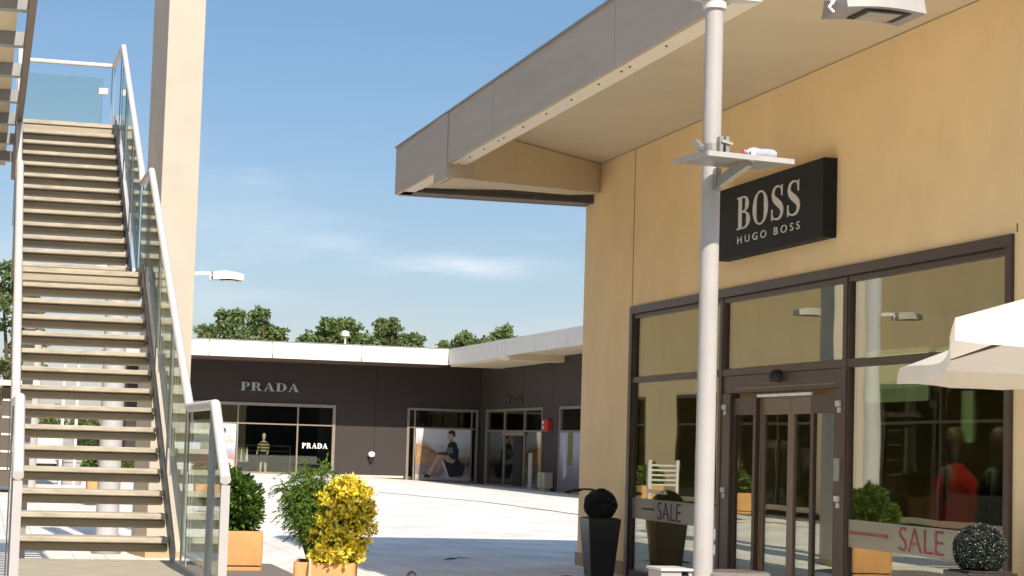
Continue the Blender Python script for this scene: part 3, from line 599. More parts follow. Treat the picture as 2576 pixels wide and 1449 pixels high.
flat(ps, 'arm', [(21.62, 1.55), (21.50, 1.25), (21.10, 1.22), (21.05, 1.12), (21.55, 1.08), (21.78, 1.40)], (.05, .04, .04), yq-.020)
flat(ps, 'neck', [(21.60, 1.72), (21.60, 1.92), (21.76, 1.94), (21.80, 1.74)], (.30, .19, .16), yq-.020)
flat(ps, 'face', [(21.50, 1.90), (21.49, 2.05), (21.55, 2.17), (21.74, 2.20), (21.82, 2.05), (21.76, 1.90), (21.62, 1.84)], (.46, .30, .25), yq-.023)
flat(ps, 'hair', [(21.52, 2.14), (21.60, 2.28), (21.78, 2.29), (21.90, 2.17), (21.87, 1.98), (21.80, 1.96), (21.76, 2.12)], (.012, .010, .010), yq-.026)
for i in range(4): flat(ps, 'shirt_print', [(21.52, 1.18+.075*i), (21.54, 1.225+.075*i), (21.80, 1.235+.075*i), (21.79, 1.19+.075*i)], (.14, .22, .18), yq-.024)
flat(ps, 'walking_stick', [(21.24, .82), (21.35, .84), (21.68, -.04), (21.52, -.06)], (.42, .40, .38), yq-.027)
flat(ps, 'shoe', [(20.42, .12), (20.52, .20), (20.74, .08), (20.66, .0), (20.40, .02)], (.03, .025, .025), yq-.027)
ps = thing('poster', (10.9, yq, 0), 'poster of a model with raised arm in the left pane of the far shop window', 'poster')
MB().box((9.42, yq, .1), (11.38, yq+.02, 2.28)).build('print', poster_mat('beach_print', [(.15, (.45, .30, .25)), (.4, (.35, .17, .14)), (.6, (.30, .30, .36)), (.9, (.55, .60, .68)), (1.1, (.75, .78, .80))]), ps)
flat(ps, 'torso', [(10.35, .25), (10.45, 1.1), (10.5, 1.55), (10.85, 1.5), (10.9, .95), (11.1, .45), (11.2, .15), (10.5, .12)], (.02, .018, .02), yq-.002)
flat(ps, 'arms', [(10.75, 1.40), (11.25, 1.38), (11.3, 1.5), (11.0, 1.75), (10.86, 2.0), (10.8, 1.92), (11.05, 1.55), (10.78, 1.52)], (.55, .37, .31), yq-.007)
flat(ps, 'face', [(10.5, 1.55), (10.47, 1.85), (10.6, 2.05), (10.82, 2.0), (10.86, 1.75), (10.7, 1.55)], (.60, .42, .36), yq-.012)
flat(ps, 'hair', [(10.42, 1.9), (10.5, 2.12), (10.7, 2.18), (10.9, 2.05), (10.92, 1.85), (10.75, 2.0), (10.5, 2.0)], (.02, .015, .015), yq-.017)
flat(ps, 'skirt', [(10.55, .12), (10.75, .7), (11.3, .6), (11.35, .12)], (.70, .60, .52), yq-.010)
ps = thing('poster', (XC, 76, 0), 'tall purple grey poster in the window next to the ochre wall edge', 'poster')
pm = poster_mat('cloth_print', [(.2, (.13, .10, .09)), (.5, (.16, .13, .16)), (.9, (.33, .30, .36))])
MB().box((XC-.06, 72.6, -.12), (XC-.05, 79.1, 2.25)).build('print', pm, ps)
MB().box((XC-.066, 77.2, .9), (XC-.061, 77.9, 2.24)).build('stripe', mat('olive_print', (.13, .14, .03), .7), ps)
MB().poly([(XC-.066, 78.6, 2.2), (XC-.066, 78.3, 2.2), (XC-.066, 77.95, .5), (XC-.066, 78.5, .3)], (-.004, 0, 0)).build('figure', mat('pale_print', (.42, .38, .42), .7, var=.3, stretch=(1, 8, .5)), ps)
# mannequin with striped jumper
mq = thing('mannequin', (12.8, YP+.35, .03), 'pale mannequin in a striped jumper and dark skirt in the far shop window', 'mannequin')
yb = YP+.35
def loftz(rs, cx, cy, n=16):
    m = MB()
    for a, b, z in rs:
        for j in range(n): q = 2*math.pi*j/n; m.v.append((cx+a*math.cos(q), cy+b*math.sin(q), z))
    for i in range(len(rs)-1):
        for j in range(n): p = i*n+j; r = i*n+(j+1) % n; m.f.append((p, r, r+n, p+n))
    m.f.append(tuple(range(n))[::-1]); m.f.append(tuple((len(rs)-1)*n+j for j in range(n))); return m
def stripes():
    m = mat('striped_knit', (.3, .3, .3), .9); t = m.node_tree; b = t.nodes['Principled BSDF']; c = t.nodes.new('ShaderNodeTexCoord'); wv = t.nodes.new('ShaderNodeTexWave'); wv.bands_direction = 'Z'; wv.inputs['Scale'].default_value = 2.2
    r = t.nodes.new('ShaderNodeValToRGB'); r.color_ramp.interpolation = 'CONSTANT'; r.color_ramp.elements[0].color = (.02, .015, .015, 1); r.color_ramp.elements[1].position = .5; r.color_ramp.elements[1].color = (.45, .36, .24, 1)
    t.links.new(c.outputs['Object'], wv.inputs[0]); t.links.new(wv.outputs[0], r.inputs[0]); t.links.new(r.outputs[0], b.inputs['Base Color']); return m
PALE = mat('pale_mannequin', (.62, .62, .56), .5)
smooth_angle(loftz([(.17, .12, .98), (.19, .13, 1.15), (.21, .13, 1.38), (.19, .11, 1.47), (.08, .07, 1.52)], 12.75, yb).tube([(12.56, yb, 1.44), (12.50, yb, 1.2), (12.47, yb-.05, 1.0)], [.06, .055, .045], 8).tube([(12.94, yb, 1.44), (12.98, yb, 1.25), (12.95, yb-.1, 1.05)], [.06, .055, .045], 8).build('jumper', stripes(), mq))
smooth_angle(loftz([(.20, .15, .55), (.18, .14, .8), (.165, .12, .99)], 12.75, yb).build('skirt', BLACKC, mq))
smooth_angle(loftz([(.05, .05, 1.5), (.05, .05, 1.6), (.08, .09, 1.66), (.09, .11, 1.78), (.075, .09, 1.86), (.02, .02, 1.89)], 12.75, yb).build('head', PALE, mq))
for s in (-1, 1): MB().tube([(12.75+s*.09, yb, .56), (12.75+s*.11, yb, .3), (12.75+s*.12, yb-.02, .03)], [.07, .055, .035], 10).build('leg', PALE, mq)
for s, x in ((-1, 12.46), (1, 12.95)): MB().tube([(x, yb-.05, 1.0), (x-.03, yb-.12, .93), (x-.06, yb-.16, .88)], [.035, .03, .015], 8).build('hand', PALE, mq)
# clothes rails inside
def rail(x, label, gar):
    r = thing('clothes_rail', (x, YP+1.6, .03), label, 'clothes rail')
    m = MB(); y = YP+1.6
    for s in (0, 1.1): m.tube([(x+s, y, .03), (x+s, y, 1.3)], .02, 6)
    m.tube([(x, y, 1.3), (x+1.1, y, 1.3)], .02, 6).tube([(x, y, 1.05), (x+1.1, y, 1.05)], .015, 6); m.build('rail_frame', CHROME, r)
    if gar:
        for k in range(4): 
            a = x+.15+k*.13; g = MB().poly([(a, y-.2, 1.22), (a+.05, y-.2, 1.22), (a+.10, y-.2, .55), (a-.06, y-.2, .5)], (0, .35, 0)); g.build('garment', WHITEC if k % 2 else mat('grey_cloth', (.25, .25, .25), .9), r)
rail(11.55, 'clothes rail with pale garments beside the far shop poster', True); rail(13.1, 'empty steel clothes rail right of the striped mannequin', False)
# wall lamp, fire box, cabinet, rooftop lamp
wl = thing('wall_lamp', (17.82, YP, .95), 'white spherical wall lamp with black base on the far brown wall', 'wall lamp')
smooth_angle(MB().lathe((17.82, YP-.18, .9), [(.02, 0), (.12, .03), (.17, .12), (.16, .2), (.06, .27)], 16).build('lamp_shade', LETTERW, wl)); smooth_angle(MB().lathe((17.82, YP-.13, .66), [(.02, 0), (.08, .06), (.10, .2), (.07, .26)], 12).build('lamp_base', RUBBER, wl))
fb = thing('alarm_box', (XC-.2, 80.9, 2.3), 'red alarm box with white stickers on the far side wing wall', 'alarm box')
MB().box((XC-.22, 80.5, 2.28), (XC-.002, 81.3, 2.78)).build('housing', REDP, fb, bevel=.02); mb = MB(); mb.box((XC-.228, 81.08, 2.6), (XC-.221, 81.22, 2.72)).box((XC-.228, 81.08, 2.38), (XC-.221, 81.22, 2.5)); mb.build('sticker', LETTERW, fb)
cb = thing('utility_cabinet', (XC-.5, 80.6, -.2), 'beige metal utility cabinet standing by the far shop door', 'cabinet')
MB().box((XC-.40, 80.1, -.1), (XC-.02, 81.2, .55)).build('housing', mat('beige_metal', (.40, .33, .22), .5), cb, bevel=.02); MB().box((XC-.36, 80.2, -.24), (XC-.1, 81.1, -.1)).build('base', PLINTH, cb); MB().box((XC-.406, 80.55, -.05), (XC-.401, 80.6, .5)).build('door_gap', DARKG, cb)
pb = thing('display_panel', (XC-.4, 82.3, -.2), 'tall pale glass panel leaning by the far shop door', 'panel')
MB().box((XC-.45, 82.0, -.22), (XC-.40, 82.5, 1.35)).build('panel', mat('pale_panel', (.34, .31, .27), .4), pb)
rl = thing('rooftop_lamp', (16.2, 92, 5.95), 'small white mushroom lamp standing on the far shop roof', 'lamp')
MB().tube([(16.2, 92, 5.95), (16.2, 92, 6.62)], .045, 8).build('pole', WHITEM2, rl); smooth_angle(MB().lathe((16.2, 92, 6.55), [(.20, 0), (.21, .12), (.16, .22), (.05, .26)], 16).build('lamp_shade', WHITEM2, rl))

# ================================================================== TALL PILLAR + COLUMN
pl = thing('pillar', (2.6, 30, -.17), 'tall cream rendered pillar rising out of frame behind the stairs', 'pillar')
q_ = lambda z, e=0: [(2.365-e, 29.5-e, z), (2.906+e, 29.5-e, z), (2.745+e, 30.43+e, z), (2.213-e, 30.43+e, z)]
MB().hexa(q_(-.17), q_(9.6)).build('shaft', CREAM, pl, bevel=.008); MB().hexa(q_(-.18, .012), q_(-.08, .012)).build('plinth', PLINTH, pl)

# ================================================================== STAIRCASE
ST = thing('outdoor_staircase', (.8, 18, 0), 'steel outdoor staircase with timber treads, glass panels and white handrails, on the left', 'staircase')
XA, XB, XR = .275, 1.345, 1.40
ZP, ZL, ZT = .70, 3.12, 5.33; YA0, YL0, YL1, YT = 14.42, 18.72, 19.95, 24.15
def tread(x0, x1, y, z, depth=.30, parent=ST):
    o = MB().box((x0, y, z-.04), (x1, y+depth, z)).build('tread', TREADT, parent, bevel=.006, seg=1)
    MB().box((x0+.0, y+.085, z-.108), (x1-.0, y+depth-.01, z-.041)).build('tread_pan', TREADB, o, bevel=.012, seg=1)
n1 = 15; 
for i in range(1, n1): tread(XA, XB, YA0+(YL0-YA0)*i/n1, ZP+(ZL-ZP)*i/n1)
n2 = 13
for i in range(1, n2): tread(XA, XB, YL1+(YT-YL1)*i/n2, ZL+(ZT-ZL)*i/n2)
MB().box((XA, YL0-.02, ZL-.045), (XB, YL1+.28, ZL)).build('landing_deck', TREADT, ST); MB().box((XA, YL0+.0, ZL-.12), (XB, YL1+.26, ZL-.046)).build('landing_frame', TREADB, ST)
MB().box((XA, YT, ZT-.045), (XB+.1, 26.2, ZT)).build('landing_deck', TREADT, ST); MB().box((XA, YT+.02, ZT-.22), (XB+.08, 26.15, ZT-.046)).build('landing_frame', TREADB, ST)
MB().box((XA-.04, 12.45, ZP-.05), (XB+.04, YA0+.30, ZP)).build('landing_deck', TREADT, ST); MB().box((XA-.02, 12.5, ZP-.2), (XB+.02, YA0+.28, ZP-.051)).build('landing_frame', TREADB, ST)
for i in range(1, 4): tread(XA, XB, 12.45-.29*i, ZP-.17*i)
mb = MB()
for x in (XA+.05, XB-.1):
    for y in (12.7, 14.2): MB().box((x, y, 0), (x+.08, y+.08, ZP-.2)).build('landing_leg', GREYST, ST)
MB().box((XA+.05, 19.2, 0), (XA+.15, 19.3, ZL-.2)).build('landing_leg', GREYST, ST)
# stringers
def stringer(x0, x1, pts, h, m=GREYST, nm='stringer'):
    mb = MB()
    for (ya, za), (yb, zb_) in zip(pts, pts[1:]): mb.hexa([(x0, ya, za-h), (x1, ya, za-h), (x1, yb, zb_-h), (x0, yb, zb_-h)], [(x0, ya, za), (x1, ya, za), (x1, yb, zb_), (x0, yb, zb_)])
    return mb.build(nm, m, ST)
nose = [(YA0+.0, ZP+.10), (YL0, ZL+.08), (YL1+.2, ZL+.10), (YT, ZT+.06)]
stringer(XB+.006, XB+.022, [nose[0], nose[1]], .24); stringer(XB+.006, XB+.022, [nose[2], nose[3]], .24); stringer(XB+.006, XB+.022, [(YL0+.001, ZL+.08), (YL1+.199, ZL+.08)], .22)
stringer(XA-.022, XA-.006, [nose[0], nose[1]], .24, WHITEM2); stringer(XA-.022, XA-.006, [nose[2], nose[3]], .24, WHITEM2)
stringer(XB+.012, XB+.028, [(12.45, ZP+.02), (YA0-.01, ZP+.02)], .2, WHITEM2)
# handrails: right and left, same profile
prof = [(11.62, ZP+.58), (12.58, ZP+1.10), (14.22, ZP+1.11), (18.74, ZL+.97), (19.9, ZL+.99), (20.05, ZL+1.16), (24.05, ZT+.95)]
def handrail(x):
    mb = MB(); prf = [(11.9, 1.35), (12.6, 1.81), (14.23, 1.81), (18.74, 4.08), (19.86, 4.10), (20.06, 4.26), (24.05, 6.27)]
    for (a, za), (b, zb_) in zip(prf, prf[1:]): mb.tube([(x, a, za), (x, b, zb_)], .033, 12)
    return smooth_angle(mb.build('handrail', WHITEM2, ST), 50)
handrail(XR+.005); handrail(.205)
MB().tube([(.2, 26.0, 6.38), (XR, 26.0, 6.38)], .03, 10).build('handrail', WHITEM2, ST); MB().tube([(XR, 24.05, 6.27), (XR, 26.0, 6.36)], .03, 10).build('handrail', WHITEM2, ST)
MB().box((.24, 25.995, ZT+.04), (XR-.12, 26.005, 6.22)).build('glass_panel', GLASS_R, ST)
for a_, b_ in (((XR-.17, 25.97, 6.0), (XR-.05, 26.03, 6.08)), ((.2, 25.97, 6.0), (.30, 26.03, 6.08)), ((XR-.17, 25.97, 5.36), (XR-.08, 26.03, 5.44))): MB().box(a_, b_).build('glass_clamp', WHITEM2, ST)
# posts and glass along the rails
def rz(y):
    prf = [(11.9, 1.35), (12.6, 1.81), (14.23, 1.81), (18.74, 4.08), (19.86, 4.10), (20.06, 4.26), (24.05, 6.27), (26, 6.36)]
    for (a, za), (b, zb_) in zip(prf, prf[1:]):
        if a <= y <= b: return za+(zb_-za)*(y-a)/(b-a)
    return prf[0][1] if y < 12 else prf[-1][1]
def fz(y):
    if y < YA0: return ZP if y > 12.45 else ZP-.17*(1+(12.45-y)/.29)
    if y < YL0: return ZP+(ZL-ZP)*(y-YA0)/(YL0-YA0)
    if y < YL1+.2: return ZL
    return min(ZT, ZL+(ZT-ZL)*(y-YL1)/(YT-YL1))
for x in (XR+.005, .205):
    for y in (14.25, 15.7, 17.2, 18.72, 19.95, 21.4, 22.8, 24.0, 25.95):
        mb = MB()
        for s in (-.017, .017): mb.box((x+s-.005, y-.025, fz(y)-.12), (x+s+.005, y+.025, rz(y)-.03))
        mb.build('rail_post', GREYST, ST)
    for y in (11.9, 12.62): MB().box((x-.026, y-.026, 0 if y < 12 else ZP-.1), (x+.026, y+.026, rz(y)-.03)).build('rail_post', WHITEM if y < 12 else GREYST, ST)
    for a, b in ((12.66, 14.2), (14.3, 15.65), (15.75, 17.15), (17.25, 18.68), (18.76, 19.85), (20.1, 21.35), (21.45, 22.75), (22.85, 23.95), (11.95, 12.58)):
        MB().hexa([(x-.005, a, fz(a)+.06), (x+.005, a, fz(a)+.06), (x+.005, b, fz(b)+.06), (x-.005, b, fz(b)+.06)], [(x-.005, a, rz(a)-.09), (x+.005, a, rz(a)-.09), (x+.005, b, rz(b)-.09), (x-.005, b, rz(b)-.09)]).build('glass_panel', GLASS_R, ST)
cl = thing('support_column', (1.85, 30.4, -.17), 'round pale grey column on the paving behind the stair treads', 'column')
smooth_angle(MB().lathe((1.85, 30.4, -.17), [(.17, 0), (.17, 6.6)], 28).build('shaft', mat('pale_grey_paint', (.42, .42, .43), .6, var=.05), cl)); MB().lathe((1.85, 30.4, -.17), [(.22, 0), (.22, .035)], 28).build('base_plate', GREYST, cl)

# ================================================================== WALKWAY CANOPY on the left edge
CN = thing('walkway_canopy', (-1.5, 20, 0), 'beige walkway roof with grey cross beams along the left edge of the picture', 'canopy')
MB().box((-3.2, 12.2, 5.02), (.10, 26.2, 5.10)).build('slab', SOFFIT, CN)
for k in range(9): MB().box((-3.2, 12.8+1.5*k, 4.90), (.175, 12.93+1.5*k, 5.018)).build('cross_beam', GREYST, CN)
MB().box((.178, 12.2, 4.84), (.235, 26.2, 5.06)).build('edge_beam', mat('brown_steel', (.19, .15, .12), .6, .1), CN)
mb = MB()
for y in (14, 20, 25.5): mb.box((-3.0, y, 0), (-2.8, y+.2, 5.02))
mb.build('support_post', WHITEM, CN)

# ================================================================== OPPOSITE BUILDING (seen mirrored in the shop windows)
XO = -6.0
OB = thing('shop_building', (XO, 50, 0), 'ochre rendered building opposite, seen only mirrored in the shop windows', 'building')
mb = MB(); wins = [(33, 38.6), (39.6, 46.9), (51.0, 56.4), (58.2, 61.9), (65.1, 69)]; wins.sort()
ycur = 18
for a, b in wins: mb.box((XO-.3, ycur, 0), (XO, a, 7.2)).box((XO-.3, a, 3.45), (XO, b, 7.2)).box((XO-.3, a, 0), (XO, b, .15)); ycur = b
mb.box((XO-.3, ycur, 0), (XO, 84, 7.2)); mb.box((XO-9, 18, 0), (XO-8.7, 84, 7.2)).box((XO-8.7, 83.7, 0), (XO-.3, 84, 7.2)); mb.build('wall', OCHRE, OB)
MB().box((XO-9, 17, 7.2), (XO+1.6, 85, 7.5)).build('roof', FASCIA2, OB)
for a, b in wins:
    m = MB(); m.box((XO-.1, a, 3.35), (XO+.03, b, 3.45)).box((XO-.1, a, .15), (XO+.03, a+.1, 3.35)).box((XO-.1, b-.1, .15), (XO+.03, b, 3.35)).box((XO-.1, (a+b)/2-.04, .15), (XO+.02, (a+b)/2+.04, 3.35)).box((XO-.1, a+.1, 2.45), (XO+.01, (a+b)/2-.04, 2.52)).box((XO-.1, (a+b)/2+.04, 2.45), (XO+.01, b-.1, 2.52))
    o = m.build('window', FRAME, OB); MB().box((XO-.06, a+.1, .15), (XO-.05, b-.1, 3.35)).build('pane', GLASS_O, o)
MB().box((XO-6, 18.3, .0), (XO-5.9, 83.6, 3.6)).build('inner_wall', mat('inner_dark', (.04, .05, .04), .8), OB)

# unseen dark row added behind the camera to darken reflections in the far panes
SB = thing('shop_building', (5, -30, 0), 'unseen long dark block added behind the photographer to darken the far window reflections', 'building')
mb = MB(); mb.box((-60, -40, 0), (60, -28, 8.5)); mb.build('wall', PRADAW, SB); MB().box((-61, -41, 8.5), (61, -26.5, 9)).build('roof', FASCIA2, SB)
# ================================================================== STREET LAMPS
def lamp_post(x, y, label, arms=(1, -1), grp='street lamps on the plaza'):
    t = thing('street_lamp', (x, y, 0), label, 'street lamp', grp)
    smooth_angle(MB().tube([(x, y, 0), (x, y, 5.75)], [.070, .062], 20).build('pole', WHITEM, t))
    mb = MB(); mb.lathe((x, y, 4.72), [(.085, 0), (.085, .05), (.075, .06)], 20).lathe((x, y, 4.95), [(.09, 0), (.09, .03)], 20)
    for s in arms: mb.hexa([(x, y-.10, 4.78), (x+s*.34, y-.03, 4.80), (x+s*.34, y+.03, 4.80), (x, y+.10, 4.78)] if s > 0 else [(x+s*.34, y-.03, 4.80), (x, y-.10, 4.78), (x, y+.10, 4.78), (x+s*.34, y+.03, 4.80)],
                           [(x, y-.10, 4.95), (x+s*.34, y-.03, 4.93), (x+s*.34, y+.03, 4.93), (x, y+.10, 4.95)] if s > 0 else [(x+s*.34, y-.03, 4.93), (x, y-.10, 4.95), (x, y+.10, 4.95), (x+s*.34, y+.03, 4.93)])
    smooth_angle(mb.build('collar', WHITEM2, t))
    for s in arms:
        mb = MB(); mb.bar((x+s*.30, y, 4.865), (x+s*.88, y, 4.90), .06, .07); mb.build('arm', WHITEM2, t)
        mb = MB(); mb.tube([(x+s*.62, y, 4.93), (x+s*.08, y, 5.5)], .006, 5); mb.build('stay_wire', CHROME, t)
        xa, xb = x+s*.91, x+s*1.52
        mb = MB(); N = 8; sec = []
        for k in range(N+1):
            u = k/N; xx = xa+(xb-xa)*u; top = 4.90+.05*math.sin(math.pi*min(1, u*.9+.12)); bot = 4.768+.022*math.sin(math.pi*u)
            sec.append([(xx, y-.24, bot), (xx, y+.22, bot), (xx, y+.17, top), (xx, y-.19, top)])
        for a, b in zip(sec, sec[1:]): mb.add(a+b, [(0, 1, 5, 4), (1, 2, 6, 5), (2, 3, 7, 6), (3, 0, 4, 7)])
        mb.add(sec[0], [(0, 3, 2, 1)]); mb.add(sec[-1], [(0, 1, 2, 3)])
        h = mb.build('lamp_head', LAMPM, t)
        xm, xn = min(xa, xb), max(xa, xb)
        MB().box((xm+.17, y-.17, 4.772), (xn-.08, y+.15, 4.795)).build('lens_frame', RUBBER, h)
        MB().box((xm+.21, y-.14, 4.764), (xn-.15, y+.12, 4.771)).build('lens', mat('lamp_lens', (.42, .40, .34), .25, .3), h)
        mb = MB(); mb.tube([(xa-s*.02, y-.06, 4.86), (xa-s*.06, y-.05, 4.80), (xa-s*.02, y-.04, 4.77)], .012, 6).tube([(xa-s*.03, y+.0, 4.88), (xa+s*.02, y, 4.84)], .02, 6); mb.build('cable', LETTERW, h)
    return t
lamp_post(4.845, 13.0, 'white street lamp before the ochre shop, its head cut by the top edge')
lamp_post(3.38, 40, 'distant white street lamp whose arm and head emerge from behind the cream pillar')
lo = lamp_post(-3.25, 42, 'white twin arm street lamp opposite, seen mirrored in the upper shop window')
for s in (-1, 1): 
    smooth_angle(MB().tube([(-3.25+s*.22, 41.8, 5.15), (-3.25+s*.28, 41.6, 5.0)], [.08, .11], 12).build('spotlight', WHITEM2, lo))
# panel bracket on the near lamp
sp = thing('solar_panel', (4.85, 12.7, 3.58), 'thin pale panel clamped horizontally to the near lamp pole', 'panel')
Aq, Bq, Cq, Dq = [(4.53, 12.23, 3.56), (5.22, 12.42, 3.57), (5.15, 12.94, 3.585), (4.49, 12.78, 3.57)]
mb = MB(); mb.hexa([Aq, Bq, Cq, Dq], [(a[0], a[1], a[2]+.02) for a in (Aq, Bq, Cq, Dq)]); mb.build('tray', CHROME, sp)
mb = MB(); mb.bar((Aq[0], Aq[1]-.008, 3.57), (Bq[0], Bq[1]-.008, 3.58), .012, .034).bar((Dq[0], Dq[1]+.0, 3.582), (Aq[0], Aq[1], 3.572), .012, .028); mb.build('rim', WHITEM, sp)
mb = MB(); mb.bar((4.86, 12.95, 3.46), (4.90, 12.42, 3.565), .04, .07); mb.build('arm', CHROME, sp)
mb = MB(); mb.bar((4.905, 12.38, 3.56), (4.905, 12.38, 3.625), .035, .03, (1, 0, 0)); mb.build('clip', WHITEM2, sp)
mb = MB(); mb.lathe((4.845, 13.0, 3.70), [(.082, 0), (.082, .055)], 20); mb.box((4.86, 12.88, 3.60), (4.885, 12.95, 3.80)).box((4.905, 12.88, 3.60), (4.93, 12.95, 3.80)).tube([(4.74, 12.93, 3.72), (4.70, 12.91, 3.72)], .03, 8).tube([(4.73, 12.95, 3.75), (4.69, 12.93, 3.76)], .018, 8).tube([(4.87, 12.87, 3.77), (4.95, 12.87, 3.75)], .012, 6); mb.build('clamp', CHROME, sp)
mb = MB(); mb.box((4.835, 12.88, 3.42), (4.875, 12.94, 3.575)); mb.build('bracket_foot', CHROME, sp)
# bottle on it
bt = thing('water_bottle', (5.05, 12.62, 3.60), 'clear plastic bottle with pink cap lying on the lamp pole panel', 'bottle')
p0, p1 = Vector((4.885, 12.50, 3.640)), Vector((5.145, 12.56, 3.642)); dd = p1-p0
def bp(u): return tuple(p0+dd*u)
smooth_angle(MB().tube([bp(u) for u in (.08, .12, .18, .27, .36, .44, .48, .64, .68, .78, .86, .93, .98, 1.0)], [.013, .015, .026, .036, .038, .035, .033, .033, .036, .036, .035, .034, .028, .02], 16).build('body', PLASTIC, bt), 60)
MB().tube([bp(.0), bp(.075)], .0145, 12).build('cap', mat('pink_cap', (.62, .20, .22), .5), bt)
MB().tube([bp(.49), bp(.62)], .0325, 16, False).build('paper_band', mat('blue_band', (.20, .42, .68), .6, var=.5, scale=40), bt)

# ash bin and low cabinet at the pole foot
ab = thing('ash_bin', (5.10, 13.05, 0), 'round bin with a pale ring rim beside the lamp pole foot', 'bin')
smooth_angle(MB().lathe((5.10, 13.05, 0), [(.17, .0), (.185, .70), (.185, .745)], 28).build('body', RUBBER, ab))
smooth_angle(MB().lathe((5.10, 13.05, .745), [(.16, .0), (.245, .008), (.25, .02), (.235, .032), (.19, .036), (.188, .028), (.185, .018), (.12, .016)], 36).build('rim', CHROME, ab))
smooth_angle(MB().lathe((5.10, 13.05, .77), [(.18, .0), (.18, .012), (.15, .016), (.10, .004)], 28).build('sand_tray', mat('bin_tray', (.12, .09, .07), .8, var=.5, scale=30), ab))
uc = thing('low_cabinet', (4.66, 13.1, 0), 'low grey white cabinet left of the lamp pole foot', 'cabinet')
MB().box((4.55, 13.02, 0), (4.70, 13.3, .775)).build('housing', WHITEM, uc, bevel=.006); MB().box((4.704, 13.03, .0), (4.745, 13.3, .75)).build('gap_panel', RUBBER, uc); MB().box((4.54, 13.0, .777), (4.78, 13.32, .795)).build('lid', WHITEM2, uc, bevel=.004); MB().box((4.75, 13.02, 0), (4.775, 13.3, .775)).build('side_panel', WHITEM, uc)

# ================================================================== PARASOL
PS = thing('parasol', (6.2, 8.4, 0), 'off white square parasol with ragged valance at the right edge', 'parasol')
A, Bc, C_, D_ = Vector((3.37, 6.5, 2.11)), Vector((4.85, 10.0, 2.09)), Vector((8.35, 9.9, 2.09)), Vector((6.9, 6.45, 2.12)); apex = (A+Bc+C_+D_)/4+Vector((0, 0, .62))
mb = MB(); N = 12; Q = 10
cor = [A, D_, C_, Bc]
def edge(p, q, u): 
    v = p.lerp(q, u); mid = (A+Bc+C_+D_)/4; s = math.sin(math.pi*u); v = v.lerp(Vector((mid.x, mid.y, v.z)), .045*s); v.z -= (.012*s if not (p is Bc and q is A) else .075*math.sin(math.pi*u**1.5)); return v
for e in range(4):
    p, q = cor[e], cor[(e+1) % 4]; k = len(mb.v)
    for j in range(Q+1):
        for i in range(N+1):
            u = i/N; v = edge(p, q, u).lerp(apex, j/Q); v.z -= .03*math.sin(math.pi*j/Q)*math.sin(math.pi*u); mb.v.append(tuple(v))
    for j in range(Q):
        for i in range(N): a = k+j*(N+1)+i; mb.f.append((a, a+1, a+N+2, a+N+1))
smooth_angle(mb.build('canopy', CANVAS, PS), 25)
rr = random.Random(3)
for e in range(4):
    p, q = cor[e], cor[(e+1) % 4]; mb = MB(); n = 36
    out = ((p+q)/2-(A+Bc+C_+D_)/4); out.z = 0; out.normalize()
    for i in range(n+1):
        u = i/n; t_ = edge(p, q, u); d = .085+.008*math.sin(u*23)+rr.uniform(-.006, .006); cu = .010*math.sin(u*17+e)
        mb.v += [tuple(t_), tuple(t_+out*(.01+cu*.3)+Vector((0, 0, -d*.5))), tuple(t_+out*(.012+cu)+Vector((0, 0, -d)))]
    for i in range(n):
        for j in range(2): a = i*3+j; mb.f.append((a, a+3, a+4, a+1))
    o = mb.build('valance', CANVAS, PS); smooth_angle(o, 80)
hub = apex-Vector((0, 0, .16)); mb = MB()
for p in (A, Bc, C_, D_): mb = MB(); mb.bar(hub, p.lerp(apex, .06)+Vector((0, 0, -.03)), .02, .03); mb.build('rib', FRAME, PS)
for p, q in ((A, Bc), (Bc, C_), (C_, D_), (D_, A)): mb = MB(); mb.bar(hub, edge(p, q, .5).lerp(apex, .05)+Vector((0, 0, -.03)), .02, .03); mb.build('rib', FRAME, PS)
MB().tube([(apex.x, apex.y, .0), (apex.x, apex.y, apex.z-.02)], .03, 14).build('pole', WHITEM, PS); MB().lathe((apex.x, apex.y, 0), [(.4, 0), (.4, .07), (.06, .10), (.06, .3)], 20).build('base', GREYST, PS)

# ================================================================== PLANTERS AND PLANTS
def planter(x, y, size, h, rot, label, grp='terracotta planters'):
    z0 = gz(x, y) if y < 29 else 0; t = thing('planter', (x, y, z0), label, 'planter', grp); c, s = math.cos(rot), math.sin(rot)
    def sq(a, z, r=.06, n=5):
        pts = []
        for k in range(4):
            cx, cy = [(a-r, a-r), (-a+r, a-r), (-a+r, -a+r), (a-r, -a+r)][k]
            for j in range(n+1):
                q = R_(90*k+90*j/n); px, py = cx+r*math.cos(q), cy+r*math.sin(q); pts.append((x+px*c-py*s, y+px*s+py*c, z+z0))
        return pts
    def stack(rs): 
        m = MB(); L = None
        for (a, z, r) in rs:
            p = sq(a, z, r); k = len(m.v); m.v += p; n = len(p)
            if L is not None:
                for j in range(n): m.f.append((L+j, L+(j+1) % n, k+(j+1) % n, k+j))
            else: m.f.append(tuple(range(n))[::-1])
            L = k
        m.f.append(tuple(L+j for j in range(n))); return m
    a = size/2
    smooth_angle(stack([(a*.97, 0, .04), (a*.97, h*.10, .04)]).build('foot', TERRA, t), 35)
    smooth_angle(stack([(a*.90, h*.10+.001, .04), (a*.90, h*.10+.016, .04)]).build('foot_gap', DARKG, t), 35)
    smooth_angle(stack([(a*.96, h*.10+.017, .045), (a*.985, h*.14, .05), (a, h*.5, .05), (a*1.0, h*.97, .05), (a*.98, h, .04), (a*.88, h, .03), (a*.87, h*.93, .03)]).build('pot', TERRA, t), 35)
    stack([(a*.86, h*.90, .03), (a*.86, h*.935, .03)]).build('soil', SOIL, t)
    return t
